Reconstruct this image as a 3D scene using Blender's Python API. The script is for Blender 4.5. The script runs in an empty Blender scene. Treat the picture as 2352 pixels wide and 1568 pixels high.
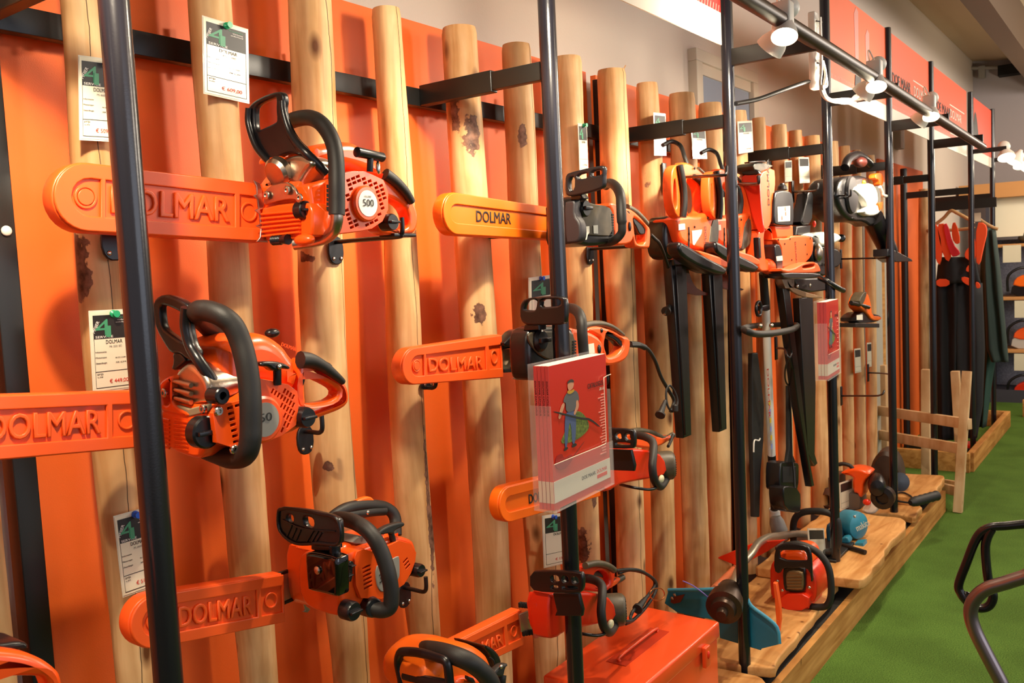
import bpy, bmesh, math, random
import numpy as np
from mathutils import Vector, Matrix, noise
random.seed(7)
SC=bpy.context.scene; COL=SC.collection
# ---------------------------------------------------------------- camera, world, light, exposure
CAMZ=1.46; FPX=2038.1; YAW,PIT,ROL=0.6317,-0.0772,-0.048
def _basis():
    cy,sy,cp,sp=math.cos(YAW),math.sin(YAW),math.cos(PIT),math.sin(PIT)
    f=Vector((cy*cp,sy*cp,sp)); r0=f.cross(Vector((0,0,1))).normalized(); u0=r0.cross(f)
    c,s=math.cos(ROL),math.sin(ROL)
    return c*r0+s*u0,-s*r0+c*u0,f
_R,_U,_F=_basis()
cam=bpy.data.cameras.new('camera'); camo=bpy.data.objects.new('camera',cam); COL.objects.link(camo)
camo.matrix_world=Matrix(((_R.x,_U.x,-_F.x,0),(_R.y,_U.y,-_F.y,0),(_R.z,_U.z,-_F.z,CAMZ),(0,0,0,1)))
cam.sensor_fit='HORIZONTAL'; cam.sensor_width=22.3; cam.lens=FPX/2352*22.3
cam.clip_start=.02; cam.clip_end=60
cam.dof.use_dof=True; cam.dof.focus_distance=1.75; cam.dof.aperture_fstop=9.0
SC.camera=camo
SC.view_settings.view_transform='Standard'; SC.view_settings.look='None'; SC.view_settings.gamma=1
SC.view_settings.use_curve_mapping=False; SC.view_settings.exposure=0.3
wd=bpy.data.worlds.new('world'); SC.world=wd; wd.use_nodes=True
wd.node_tree.nodes['Background'].inputs[0].default_value=(.93,.90,1,1)
wd.node_tree.nodes['Background'].inputs[1].default_value=0.34
def area(name,loc,look,sx,sy,p,colr):
    l=bpy.data.lights.new(name,'AREA'); l.shape='RECTANGLE'; l.size=sx; l.size_y=sy; l.energy=p; l.color=colr
    o=bpy.data.objects.new(name,l); COL.objects.link(o); o.location=loc
    o.rotation_euler=(Vector(look)-Vector(loc)).to_track_quat('-Z','Y').to_euler(); return o
area('shop_window_daylight',(2.0,-4.2,1.9),(2.5,1,1.0),4,1.8,42,(.78,.86,1))
def ball(name,loc,p,colr,r=.25):
    l=bpy.data.lights.new(name,'POINT'); l.energy=p; l.color=colr; l.shadow_soft_size=r
    o=bpy.data.objects.new(name,l); COL.objects.link(o); o.location=loc; return o
ball('room_fill_light',(8.0,-1.3,2.5),95,(1,.88,.74),.4)  # added fill light, no fitting seen; brightens ceiling and walls
ball('room_fill_light',(4.6,-2.6,2.55),130,(1,.88,.74),.5)  # another added fill for the room, stands for no seen lamp
def spot(name,loc,look,p,ang=150,blend=.5,colr=(1,.85,.63),rad=.03):
    l=bpy.data.lights.new(name,'SPOT'); l.energy=p; l.spot_size=math.radians(ang); l.spot_blend=blend; l.color=colr; l.shadow_soft_size=rad
    o=bpy.data.objects.new(name,l); COL.objects.link(o); o.location=loc
    o.rotation_euler=(Vector(look)-Vector(loc)).to_track_quat('-Z','Y').to_euler(); return o
LAMPX=[-.62,.42,1.42,2.36,3.29,4.2]
for lx in LAMPX:
    spot('display_spot_beam',(lx-.02,.79,2.01),(lx-.25,1.30,1.0),6)
    spot('display_spot_beam',(lx+.06,.87,2.0),(lx+.14,1.42,.72),34,ang=122,blend=.75,rad=.018)
for lx in LAMPX:
    spot('lamp_spill',(lx+.08,.90,2.03),(lx+.08,1.58,2.2),10,ang=172,blend=.6,colr=(1,.87,.70))
ball('room_fill_light',(6.2,-.5,2.6),45,(1,.88,.76),.3)  # unseen fill added to lift the wall beyond the logs
ball('far_shelf_fill',(8.6,.1,2.3),30,(1,.88,.70),.1)  # fill light added near the far shelves to brighten them, no lamp there
# ---------------------------------------------------------------- helpers
_CR=[0,0,1]
def crop(ox,oy,s): _CR[:]=[ox,oy,s]
def ray(px,py):
    px=_CR[0]+px/_CR[2]; py=_CR[1]+py/_CR[2]
    return _F+_R*((px-1176)/FPX)-_U*((py-784)/FPX)
def at(px,py,x=None,y=None,z=None):
    r=ray(px,py)
    t=x/r.x if x is not None else y/r.y if y is not None else (z-CAMZ)/r.z
    return Vector((r.x*t,r.y*t,CAMZ+r.z*t))
def lin(c): return tuple((v/12.92 if v<=.04045 else ((v+.055)/1.055)**2.4) for v in c)
def hexc(h): return lin(tuple(int(h[i:i+2],16)/255 for i in (0,2,4)))
MATS={}
def mat(name,col,rough=.5,metal=0,emit=0,noise_amt=0,nscale=20,bump=0,bscale=200,coat=0,trans=0,alpha=1,spec=.5,sheen=0):
    if name in MATS: return MATS[name]
    m=bpy.data.materials.new(name); m.use_nodes=True; nt=m.node_tree; b=nt.nodes['Principled BSDF']
    c=hexc(col) if isinstance(col,str) else col
    b.inputs['Base Color'].default_value=(*c,1); b.inputs['Roughness'].default_value=rough; b.inputs['Metallic'].default_value=metal
    b.inputs['Coat Weight'].default_value=coat; b.inputs['Transmission Weight'].default_value=trans; b.inputs['Alpha'].default_value=alpha
    b.inputs['Specular IOR Level'].default_value=spec
    if emit: b.inputs['Emission Color'].default_value=(*c,1); b.inputs['Emission Strength'].default_value=emit
    if noise_amt or bump:
        tc=nt.nodes.new('ShaderNodeTexCoord')
    if noise_amt:
        n=nt.nodes.new('ShaderNodeTexNoise'); n.inputs['Scale'].default_value=nscale; n.inputs['Detail'].default_value=5
        nt.links.new(tc.outputs['Object'],n.inputs['Vector'])
        mx=nt.nodes.new('ShaderNodeMix'); mx.data_type='RGBA'
        mr=nt.nodes.new('ShaderNodeMapRange'); mr.inputs['From Min'].default_value=.3; mr.inputs['From Max'].default_value=.7
        nt.links.new(n.outputs['Fac'],mr.inputs['Value']); nt.links.new(mr.outputs['Result'],mx.inputs['Factor'])
        mx.inputs['A'].default_value=(*[v*(1-noise_amt) for v in c],1); mx.inputs['B'].default_value=(*[min(1,v*(1+noise_amt)) for v in c],1)
        nt.links.new(mx.outputs['Result'],b.inputs['Base Color'])
    if bump:
        n=nt.nodes.new('ShaderNodeTexNoise'); n.inputs['Scale'].default_value=bscale; n.inputs['Detail'].default_value=3
        nt.links.new(tc.outputs['Object'],n.inputs['Vector'])
        bp=nt.nodes.new('ShaderNodeBump'); bp.inputs['Strength'].default_value=bump; bp.inputs['Distance'].default_value=.002
        nt.links.new(n.outputs['Fac'],bp.inputs['Height']); nt.links.new(bp.outputs['Normal'],b.inputs['Normal'])
    MATS[name]=m; return m
def wood(name,ca,cb,cdark,stretch=(30,30,3),log=False,rough=.55):
    if name in MATS: return MATS[name]
    m=bpy.data.materials.new(name); m.use_nodes=True; nt=m.node_tree; L=nt.links.new; b=nt.nodes['Principled BSDF']; N=nt.nodes.new
    tc=N('ShaderNodeTexCoord'); oi=N('ShaderNodeObjectInfo'); ad=N('ShaderNodeVectorMath'); ad.operation='ADD'
    cb_=N('ShaderNodeCombineXYZ'); mu=N('ShaderNodeMath'); mu.operation='MULTIPLY'; mu.inputs[1].default_value=37
    L(oi.outputs['Random'],mu.inputs[0]); L(mu.outputs[0],cb_.inputs[2]); L(mu.outputs[0],cb_.inputs[0])
    L(tc.outputs['Object'],ad.inputs[0]); L(cb_.outputs[0],ad.inputs[1])
    mp=N('ShaderNodeMapping'); mp.inputs['Scale'].default_value=stretch; L(ad.outputs[0],mp.inputs[0])
    n1=N('ShaderNodeTexNoise'); n1.inputs['Scale'].default_value=1; n1.inputs['Detail'].default_value=7; n1.inputs['Distortion'].default_value=.7; L(mp.outputs[0],n1.inputs['Vector'])
    n2=N('ShaderNodeTexNoise'); n2.inputs['Scale'].default_value=5; n2.inputs['Detail'].default_value=4; L(ad.outputs[0],n2.inputs['Vector'])
    r1=N('ShaderNodeValToRGB'); e=r1.color_ramp.elements; e[0].position=.32; e[0].color=(*hexc(cb),1); e[1].position=.66; e[1].color=(*hexc(ca),1)
    L(n1.outputs['Fac'],r1.inputs[0])
    mx=N('ShaderNodeMix'); mx.data_type='RGBA'; mx.blend_type='MULTIPLY'; L(r1.outputs[0],mx.inputs['A'])
    r2=N('ShaderNodeValToRGB'); e=r2.color_ramp.elements; e[0].position=.3; e[0].color=(.72,.62,.5,1); e[1].position=.6; e[1].color=(1,1,1,1); L(n2.outputs['Fac'],r2.inputs[0])
    mx.inputs['Factor'].default_value=.9; L(r2.outputs[0],mx.inputs['B'])
    out=mx.outputs['Result']
    # knots
    mk=N('ShaderNodeMapping'); mk.inputs['Scale'].default_value=(9,9,4.5); L(ad.outputs[0],mk.inputs[0])
    vo=N('ShaderNodeTexVoronoi'); vo.inputs['Scale'].default_value=1; L(mk.outputs[0],vo.inputs['Vector'])
    rk=N('ShaderNodeValToRGB'); e=rk.color_ramp.elements; e[0].position=.05 if log else .02; e[0].color=(1,1,1,1); e[1].position=.15 if log else .085; e[1].color=(0,0,0,1); L(vo.outputs['Distance'],rk.inputs[0])
    m2=N('ShaderNodeMix'); m2.data_type='RGBA'; L(rk.outputs[0],m2.inputs['Factor']); L(out,m2.inputs['A']); m2.inputs['B'].default_value=(*hexc(cdark),1); out=m2.outputs['Result']
    hgt=n1.outputs['Fac']
    if log:
        # drying crack at a given angle, per log
        ak=N('ShaderNodeAttribute'); ak.attribute_type='OBJECT'; ak.attribute_name='crack'
        sp=N('ShaderNodeSeparateXYZ'); L(tc.outputs['Object'],sp.inputs[0])
        an=N('ShaderNodeMath'); an.operation='ARCTAN2'; L(sp.outputs[0],an.inputs[0]); ng=N('ShaderNodeMath'); ng.operation='MULTIPLY'; ng.inputs[1].default_value=-1; L(sp.outputs[1],ng.inputs[0]); L(ng.outputs[0],an.inputs[1])
        mz=N('ShaderNodeMapping'); mz.inputs['Scale'].default_value=(0,0,7); L(ad.outputs[0],mz.inputs[0])
        nz=N('ShaderNodeTexNoise'); nz.inputs['Scale'].default_value=1; nz.inputs['Detail'].default_value=6; L(mz.outputs[0],nz.inputs['Vector'])
        s1=N('ShaderNodeMath'); s1.operation='SUBTRACT'; L(an.outputs[0],s1.inputs[0]); L(ak.outputs['Fac'],s1.inputs[1])
        s2=N('ShaderNodeMath'); s2.operation='MULTIPLY_ADD'; L(nz.outputs['Fac'],s2.inputs[0]); s2.inputs[1].default_value=.5; s2.inputs[2].default_value=-.25
        s3=N('ShaderNodeMath'); s3.operation='ADD'; L(s1.outputs[0],s3.inputs[0]); L(s2.outputs[0],s3.inputs[1])
        s4=N('ShaderNodeMath'); s4.operation='ABSOLUTE'; L(s3.outputs[0],s4.inputs[0])
        s5=N('ShaderNodeMapRange'); L(s4.outputs[0],s5.inputs['Value']); s5.inputs['From Min'].default_value=.012; s5.inputs['From Max'].default_value=.035; s5.inputs['To Min'].default_value=1; s5.inputs['To Max'].default_value=0
        m3=N('ShaderNodeMix'); m3.data_type='RGBA'; L(s5.outputs[0],m3.inputs['Factor']); L(out,m3.inputs['A']); m3.inputs['B'].default_value=(.06,.03,.012,1); out=m3.outputs['Result']
        # bark remnants, painted as an attribute on the mesh
        ab=N('ShaderNodeAttribute'); ab.attribute_name='bark'
        nb=N('ShaderNodeTexNoise'); nb.inputs['Scale'].default_value=60; nb.inputs['Detail'].default_value=4; L(ad.outputs[0],nb.inputs['Vector'])
        sb=N('ShaderNodeMath'); sb.operation='MULTIPLY_ADD'; L(nb.outputs['Fac'],sb.inputs[0]); sb.inputs[1].default_value=.9; sb.inputs[2].default_value=-.45
        sc_=N('ShaderNodeMath'); sc_.operation='ADD'; L(ab.outputs['Fac'],sc_.inputs[0]); L(sb.outputs[0],sc_.inputs[1])
        sr=N('ShaderNodeMapRange'); L(sc_.outputs[0],sr.inputs['Value']); sr.inputs['From Min'].default_value=.5; sr.inputs['From Max'].default_value=.56
        m4=N('ShaderNodeMix'); m4.data_type='RGBA'; L(sr.outputs[0],m4.inputs['Factor']); L(out,m4.inputs['A'])
        rb=N('ShaderNodeValToRGB'); e=rb.color_ramp.elements; e[0].color=(.055,.022,.012,1); e[1].color=(.26,.13,.08,1); e[0].position=.35; e[1].position=.7; L(nb.outputs['Fac'],rb.inputs[0]); L(rb.outputs[0],m4.inputs['B'])
        out=m4.outputs['Result']
    L(out,b.inputs['Base Color']); b.inputs['Roughness'].default_value=rough; b.inputs['Specular IOR Level'].default_value=.3
    bp=N('ShaderNodeBump'); bp.inputs['Strength'].default_value=.25; bp.inputs['Distance'].default_value=.003; L(hgt,bp.inputs['Height']); L(bp.outputs[0],b.inputs['Normal'])
    MATS[name]=m; return m
def tag(o,label=None,cat=None,group=None,kind=None):
    if label: o['label']=label
    if cat: o['category']=cat
    if group: o['group']=group
    if kind: o['kind']=kind
    return o
def root_of(o):
    while o.parent: o=o.parent
    return o
def thing(name,label,cat,loc,group=None):
    o=bpy.data.objects.new(name,None); COL.objects.link(o); o.location=loc; o.empty_display_size=.05
    return tag(o,label,cat,group)
def link(name,me,m,parent=None,smooth=None,label=None,cat=None,group=None,kind=None):
    """mesh in world coordinates -> object; parts sit in the frame of their thing"""
    if m: me.materials.clear(); me.materials.append(m)
    if smooth is not None:
        me.polygons.foreach_set('use_smooth',[True]*len(me.polygons))
        if smooth<180:
            try: me.set_sharp_from_angle(angle=math.radians(smooth))
            except Exception: pass
    o=bpy.data.objects.new(name,me); COL.objects.link(o)
    if parent is not None:
        me.transform(Matrix.Translation(-root_of(parent).location)); o.parent=parent
    elif me.vertices:
        co=np.empty(len(me.vertices)*3); me.vertices.foreach_get('co',co); co=co.reshape(-1,3)
        c=Vector(((co[:,0].min()+co[:,0].max())/2,(co[:,1].min()+co[:,1].max())/2,co[:,2].min()))
        me.transform(Matrix.Translation(-c)); o.location=c
    return tag(o,label,cat,group,kind)
def from_bm(bm,name='m'):
    me=bpy.data.meshes.new(name); bmesh.ops.recalc_face_normals(bm,faces=bm.faces); bm.to_mesh(me); bm.free(); return me
def box(name,x0,x1,y0,y1,z0,z1,m,parent=None,bev=0,**k):
    bm=bmesh.new(); bmesh.ops.create_cube(bm,size=1)
    for v in bm.verts: v.co=Vector(((x0+x1)/2+v.co.x*(x1-x0),(y0+y1)/2+v.co.y*(y1-y0),(z0+z1)/2+v.co.z*(z1-z0)))
    if bev: bmesh.ops.bevel(bm,geom=bm.edges[:]+bm.verts[:],offset=bev,segments=3,affect='EDGES',profile=.5)
    return link(name,from_bm(bm),m,parent,40 if bev else None,**k)
def hexa(name,corners,m,parent=None,bev=0,**k):
    """eight corners: four of one face then four of the opposite, in the same order"""
    bm=bmesh.new(); v=[bm.verts.new(c) for c in corners]
    for f in ((0,1,2,3),(7,6,5,4),(0,4,5,1),(1,5,6,2),(2,6,7,3),(3,7,4,0)): bm.faces.new([v[i] for i in f])
    if bev: bmesh.ops.bevel(bm,geom=bm.edges[:]+bm.verts[:],offset=bev,segments=3,affect='EDGES',profile=.5)
    return link(name,from_bm(bm),m,parent,40 if bev else None,**k)
def chaikin(p,n,closed=True):
    for _ in range(n):
        q=[]; L=len(p)
        for i in range(L if closed else L-1):
            a,b=Vector(p[i]),Vector(p[(i+1)%L]); q+= [a*.75+b*.25,a*.25+b*.75]
        if not closed: q=[Vector(p[0])]+q+[Vector(p[-1])]
        p=q
    return p
FR={'y':(Vector((1,0,0)),Vector((0,0,1)),Vector((0,-1,0))),'x':(Vector((0,-1,0)),Vector((0,0,1)),Vector((-1,0,0))),'z':(Vector((1,0,0)),Vector((0,1,0)),Vector((0,0,1)))}
def extr(polys,t,bev,res=2):
    """filled 2D polygons (first outline, rest holes) extruded by t downward from w=0, as mesh in uvw"""
    cu=bpy.data.curves.new('c','CURVE'); cu.dimensions='2D'; cu.fill_mode='BOTH'
    for p in polys:
        s=cu.splines.new('POLY'); s.points.add(len(p)-1)
        for i,v in enumerate(p): s.points[i].co=(v[0],v[1],0,1)
        s.use_cyclic_u=True
    bev=min(bev,t/2*.999)
    cu.extrude=max(t/2-bev,1e-5); cu.bevel_depth=bev; cu.bevel_resolution=res; cu.offset=-bev
    o=bpy.data.objects.new('c',cu); me=bpy.data.meshes.new_from_object(o); bpy.data.objects.remove(o); bpy.data.curves.remove(cu)
    me.transform(Matrix.Translation((0,0,-t/2))); return me
def plate(name,pts,ax,val,t,m,parent=None,bev=.002,holes=(),sm=0,hsm=None,res=2,world=False,ang=40,**k):
    """outline traced on the plane ax=val; thickness t goes away from the front face"""
    U,V,W=FR[ax]
    def cv(p,n):
        q=[]
        for a in p:
            if len(a)==3: q.append(Vector((Vector(a).dot(U),Vector(a).dot(V))))
            elif world: q.append(Vector(a))
            else:
                w=at(a[0],a[1],**{ax:val}); q.append(Vector((w.dot(U),w.dot(V))))
        return chaikin(q,n) if n else q
    polys=[cv(pts,sm)]+[cv(h,sm if hsm is None else hsm) for h in holes]
    me=extr(polys,t,bev,res)
    o=W*(val*(1 if ax=='z' else -1)); 
    M=Matrix(((U.x,V.x,W.x,o.x),(U.y,V.y,W.y,o.y),(U.z,V.z,W.z,o.z),(0,0,0,1)))
    me.transform(M)
    return link(name,me,m,parent,ang,**k)
def crom(P,n=8,closed=False):
    out=[]; L=len(P)
    if L<3: return [Vector(p) for p in P]
    rng=range(L) if closed else range(L-1)
    for i in rng:
        a,b,c,d=(P[(i-1)%L] if (closed or i>0) else P[0]),P[i],P[(i+1)%L],(P[(i+2)%L] if (closed or i<L-2) else P[-1])
        for j in range(n):
            t=j/n; out.append(.5*((2*b)+(c-a)*t+(2*a-5*b+4*c-d)*t*t+(3*b-a-3*c+d)*t**3))
    if not closed: out.append(P[-1].copy())
    return out
def V3(p,y=None):
    """(px,py) with y given, or (px,py,Y) pixel + depth, or Vector"""
    if isinstance(p,Vector): return p
    if len(p)==2: return at(p[0],p[1],y=y)
    return at(p[0],p[1],y=p[2])
def tubemesh(pts,r,seg=10,n=6,closed=False,caps=True,flat=1,raw=False):
    P=pts if raw else crom(pts,n,closed); L=len(P); bm=bmesh.new(); rings=[]; nrm=None
    for i,p in enumerate(P):
        a=P[(i-1)%L] if (closed or i>0) else P[0]; b=P[(i+1)%L] if (closed or i<L-1) else P[-1]
        t=(b-a).normalized()
        if nrm is None: nrm=(Vector((0,0,1)) if abs(t.z)<.9 else Vector((0,1,0)))
        nrm=(nrm-t*nrm.dot(t)).normalized(); bn=t.cross(nrm)
        rr=r(i/(L-1)) if callable(r) else r
        rings.append([bm.verts.new(p+(nrm*math.cos(2*math.pi*j/seg)*flat+bn*math.sin(2*math.pi*j/seg))*rr) for j in range(seg)])
    for i in range(L if closed else L-1):
        A,B=rings[i],rings[(i+1)%L]
        for j in range(seg): bm.faces.new((A[j],A[(j+1)%seg],B[(j+1)%seg],B[j]))
    if caps and not closed: bm.faces.new(rings[0][::-1]); bm.faces.new(rings[-1])
    return from_bm(bm)
def tube(name,pts,r,m,parent=None,y=None,seg=10,n=6,closed=False,caps=True,flat=1,ang=50,raw=False,**k):
    return link(name,tubemesh([V3(p,y) for p in pts],r,seg,n,closed,caps,flat,raw),m,parent,ang,**k)
def lathe(name,p0,p1,prof,m,parent=None,seg=20,ang=35,sc=(1,1),**k):
    """prof: (distance along the axis, radius)"""
    p0,p1=Vector(p0),Vector(p1); t=(p1-p0).normalized(); n=(Vector((0,0,1)) if abs(t.z)<.9 else Vector((1,0,0))); n=(n-t*n.dot(t)).normalized(); b=t.cross(n)
    bm=bmesh.new(); R=[]
    for d,r in prof: R.append([bm.verts.new(p0+t*d+(n*math.cos(2*math.pi*j/seg)*sc[0]+b*math.sin(2*math.pi*j/seg)*sc[1])*max(r,1e-5)) for j in range(seg)])
    for A,B in zip(R,R[1:]):
        for j in range(seg): bm.faces.new((A[j],A[(j+1)%seg],B[(j+1)%seg],B[j]))
    bm.faces.new(R[0][::-1]); bm.faces.new(R[-1])
    return link(name,from_bm(bm),m,parent,ang,**k)
def cyl(name,p0,p1,r,m,parent=None,seg=16,ch=.15,**k):
    L=(Vector(p1)-Vector(p0)).length; c=min(r*ch,L*.3)
    return lathe(name,p0,p1,[(0,r-c),(c,r),(L-c,r),(L,r-c)],m,parent,seg,**k)
def blob(name,c,rad,m,parent=None,rot=None,sub=3,cut=None,**k):
    bm=bmesh.new(); bmesh.ops.create_icosphere(bm,subdivisions=sub,radius=1)
    for v in bm.verts:
        p=Vector((v.co.x*rad[0],v.co.y*rad[1],v.co.z*rad[2]))
        if rot: p.rotate(rot)
        v.co=p+Vector(c)
    return link(name,from_bm(bm),m,parent,180,**k)
FONT=None
def text(name,s,org,U,V,h,m,parent=None,d=.0008,width=None,bold=0,bev=0,align='LEFT',lift=0,**k):
    cu=bpy.data.curves.new('t','FONT'); cu.body=s; cu.size=1; cu.extrude=0.0; cu.offset=bold; cu.align_x=align
    if bev: cu.extrude=.04; cu.bevel_depth=bev; cu.bevel_resolution=1; cu.offset=-bev*.55
    cu.resolution_u=3
    o=bpy.data.objects.new('t',cu); me=bpy.data.meshes.new_from_object(o); bpy.data.objects.remove(o); bpy.data.curves.remove(cu)
    U=Vector(U).normalized(); V=Vector(V).normalized(); W=U.cross(V)
    if not me.vertices: return None
    xs=[v.co.x for v in me.vertices]; w0=max(xs)-min(xs); sx=sy=h/.72
    if width: sx=width/w0
    bm=bmesh.new(); bm.from_mesh(me); bpy.data.meshes.remove(me)
    bmesh.ops.remove_doubles(bm,verts=bm.verts,dist=1e-4)
    if bev:
        zz=[v.co.z for v in bm.verts]; z0,z1=min(zz),max(zz)
        for v in bm.verts: v.co.z=(v.co.z-z0)/(z1-z0)
    elif d:
        r=bmesh.ops.extrude_face_region(bm,geom=bm.faces[:]); 
        for v in r['geom']:
            if isinstance(v,bmesh.types.BMVert): v.co.z+=1
    x0=min(xs) if align=='LEFT' else 0
    for v in bm.verts:
        v.co=Vector(org)+U*((v.co.x-x0)*sx)+V*(v.co.y*sy)+W*(v.co.z*d+lift)
    return link(name,from_bm(bm),m,parent,None,**k)
# ---------------------------------------------------------------- materials
M=dict(
 panel=mat('orange_panel_paint','e8661e',.55,noise_amt=.04,nscale=3,bump=.15,bscale=500),
 wall=mat('white_plaster','d3c4b6',.9,bump=.5,bscale=150),
 farwall=mat('grey_plaster','a39a9a',.9,bump=.2,bscale=80),
 ceil=mat('beige_ceiling','bba68a',.85,noise_amt=.04,nscale=2),
 steel=mat('black_powder_coat','17151a',.22,spec=.6,bump=.04,bscale=400),
 rail=mat('black_flat_steel','14120f',.42,bump=.05,bscale=300),
 carpet=None,
 oplast=mat('orange_matte_plastic','f25a1c',.38,bump=.05,bscale=900),
 ogloss=mat('orange_gloss_plastic','f2520f',.3,coat=.2,spec=.5),
 gorange=mat('light_orange_plastic','f56a10',.35,bump=.05,bscale=900),
 red=mat('red_plastic','dd2e10',.3),
 black=mat('black_plastic','131114',.3,bump=.06,bscale=700),
 rubber=mat('black_rubber','1c1917',.55,bump=.12,bscale=800),
 dark=mat('dark_void','040303',.8),
 chrome=mat('bright_steel','c9c2b8',.25,1),
 alu=mat('brushed_aluminium','b9a898',.3,1,bump=.1,bscale=300,noise_amt=.12,nscale=40),
 grey=mat('grey_plastic','8b867e',.5),
 white=mat('white_plastic','e9e4da',.45),
 ivory=mat('label_paper','ded9c8',.5),
 paper=mat('card_paper','ded6bd',.22,coat=.5),
 black_ink=mat('black_ink','1b1613',.5),
 red_ink=mat('red_ink','d2331f',.5),
 green_ink=mat('green_ink','3c8a63',.5),
 teal=mat('teal_plastic','0f5c78',.35),
 bark=None)
M['log']=wood('peeled_log_wood','e0b885','bf905c','5c3416',(34,34,3.2),log=True)
M['plank']=wood('rough_plank_wood','dca768','b57a3c','6a3c16',(3,26,26),rough=.6)
M['beam']=wood('pine_board_wood','d19a55','a56d30','5c3414',(2.2,20,30),rough=.6)
M['pale']=wood('pale_pine','e0bf95','c79c6c','8a6038',(14,14,3),rough=.6)
def carpet():
    m=bpy.data.materials.new('green_artificial_grass'); m.use_nodes=True; nt=m.node_tree; N=nt.nodes.new; L=nt.links.new; b=nt.nodes['Principled BSDF']
    tc=N('ShaderNodeTexCoord'); n=N('ShaderNodeTexNoise'); n.inputs['Scale'].default_value=220; n.inputs['Detail'].default_value=3; L(tc.outputs['Object'],n.inputs[0])
    n2=N('ShaderNodeTexNoise'); n2.inputs['Scale'].default_value=3.5; n2.inputs['Detail'].default_value=4; L(tc.outputs['Object'],n2.inputs[0])
    r=N('ShaderNodeValToRGB'); e=r.color_ramp.elements; e[0].position=.3; e[0].color=(.045,.10,.014,1); e[1].position=.7; e[1].color=(.12,.23,.036,1); L(n.outputs['Fac'],r.inputs[0])
    mx=N('ShaderNodeMix'); mx.data_type='RGBA'; mx.blend_type='MULTIPLY'; mx.inputs['Factor'].default_value=.6; L(r.outputs[0],mx.inputs['A'])
    r2=N('ShaderNodeValToRGB'); e=r2.color_ramp.elements; e[0].position=.35; e[0].color=(.6,.6,.5,1); e[1].position=.6; e[1].color=(1,1,1,1); L(n2.outputs['Fac'],r2.inputs[0]); L(r2.outputs[0],mx.inputs['B'])
    L(mx.outputs['Result'],b.inputs['Base Color']); b.inputs['Roughness'].default_value=.9; b.inputs['Specular IOR Level'].default_value=.15
    bp=N('ShaderNodeBump'); bp.inputs['Strength'].default_value=.6; bp.inputs['Distance'].default_value=.004; L(n.outputs['Fac'],bp.inputs['Height']); L(bp.outputs[0],b.inputs['Normal'])
    return m
M['carpet']=carpet()
# ---------------------------------------------------------------- the setting
YP=1.48   # face of the orange panel
S='structure'
tag(box('floor',-4,11,-5,1.6,-.05,0,M['carpet']),kind=S)
tag(box('wall_left',-4,11,1.58,1.7,0,3.9,M['wall']),kind=S)
tag(box('wall_far',10.5,10.6,-5,1.58,0,3.9,M['farwall']),kind=S)
cz=lambda y:3.36+.12*(y-1.1)
tag(hexa('ceiling',[(-4,-5,cz(-5)),(10.5,-5,cz(-5)),(10.5,1.58,cz(1.58)),(-4,1.58,cz(1.58)),(-4,-5,cz(-5)+.1),(10.5,-5,cz(-5)+.1),(10.5,1.58,cz(1.58)+.1),(-4,1.58,cz(1.58)+.1)],M['ceil']),kind=S)
# steel beam under the ceiling and a conduit on the far wall
crop(0,0,1)
bA,bB=at(2285,0,z=3.22),at(2420,170,z=3.22)
box('ceiling_beam',bA.x-3,10.5,bA.y-.09,bA.y+.05,3.0,cz(bA.y)+.02,mat('brown_steel_beam','5a4636',.6),label='brown steel beam running along the ceiling at the upper right',cat='beam')
cA=at(2150,160,x=10.42); cB=at(2345,152,x=10.42)
t=thing('conduit_pipe','thin grey pipe clipped along the top of the far wall below the ceiling','pipe',cA)
tube('pipe',[cA,(cA+cB)/2,cB],.018,M['grey'],t); box('pipe_clip',10.4,10.46,cB.y+.32,cB.y+.38,cB.z-.06,cB.z+.06,M['grey'],t)
box('junction_box',10.36,10.5,cB.y-.02,cB.y+.2,cB.z-.07,cB.z+.03,M['dark'],t)
# window in the white wall
w0=at(1604,144,y=1.56); x0,x1=w0.x,4.12; zt=w0.z
wn=thing('window_1',None,None,(x0,1.57,1.6)); tag(wn,kind=S)
for nm,b in (('window_frame',(x0-.06,x1+.06,zt,zt+.05)),('window_frame',(x0-.06,x0,1.5,zt)),('window_frame',(x1,x1+.06,1.5,zt)),('window_frame',(x0-.06,x1+.06,1.45,1.5))):
    box(nm,b[0],b[1],1.54,1.60,b[2],b[3],mat('cream_window_frame','cfc3b0',.5),wn,.004)
box('sash',x0,x1,1.555,1.575,zt-.045,zt,mat('cream_window_frame','cfc3b0',.5),wn)
box('roller_blind',x0,x1,1.565,1.578,1.5,zt-.045,mat('grey_blue_blind','8b95a6',.6),wn)
# the orange boards behind the logs, board by board
bm_x=[-1.2,-.45,.56]
PZ=2.085
for a,b in ((-1.3,.628),(.672,2.49),(2.55,3.53),(3.56,4.60),(4.62,5.62)):
    tag(box('trim_%d'%(1+int(a>0)+int(a>1)+int(a>3)+int(a>4)),a,b,YP,YP+.02,.1,PZ,M['panel']),kind=S)
box('grid_sheet',.625,.68,YP+.03,YP+.035,.1,PZ,mat('white_grid_sheet','b9b4ae',.6),label='narrow strip of white squared sheet showing between two orange boards, far left',cat='sheet')
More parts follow.
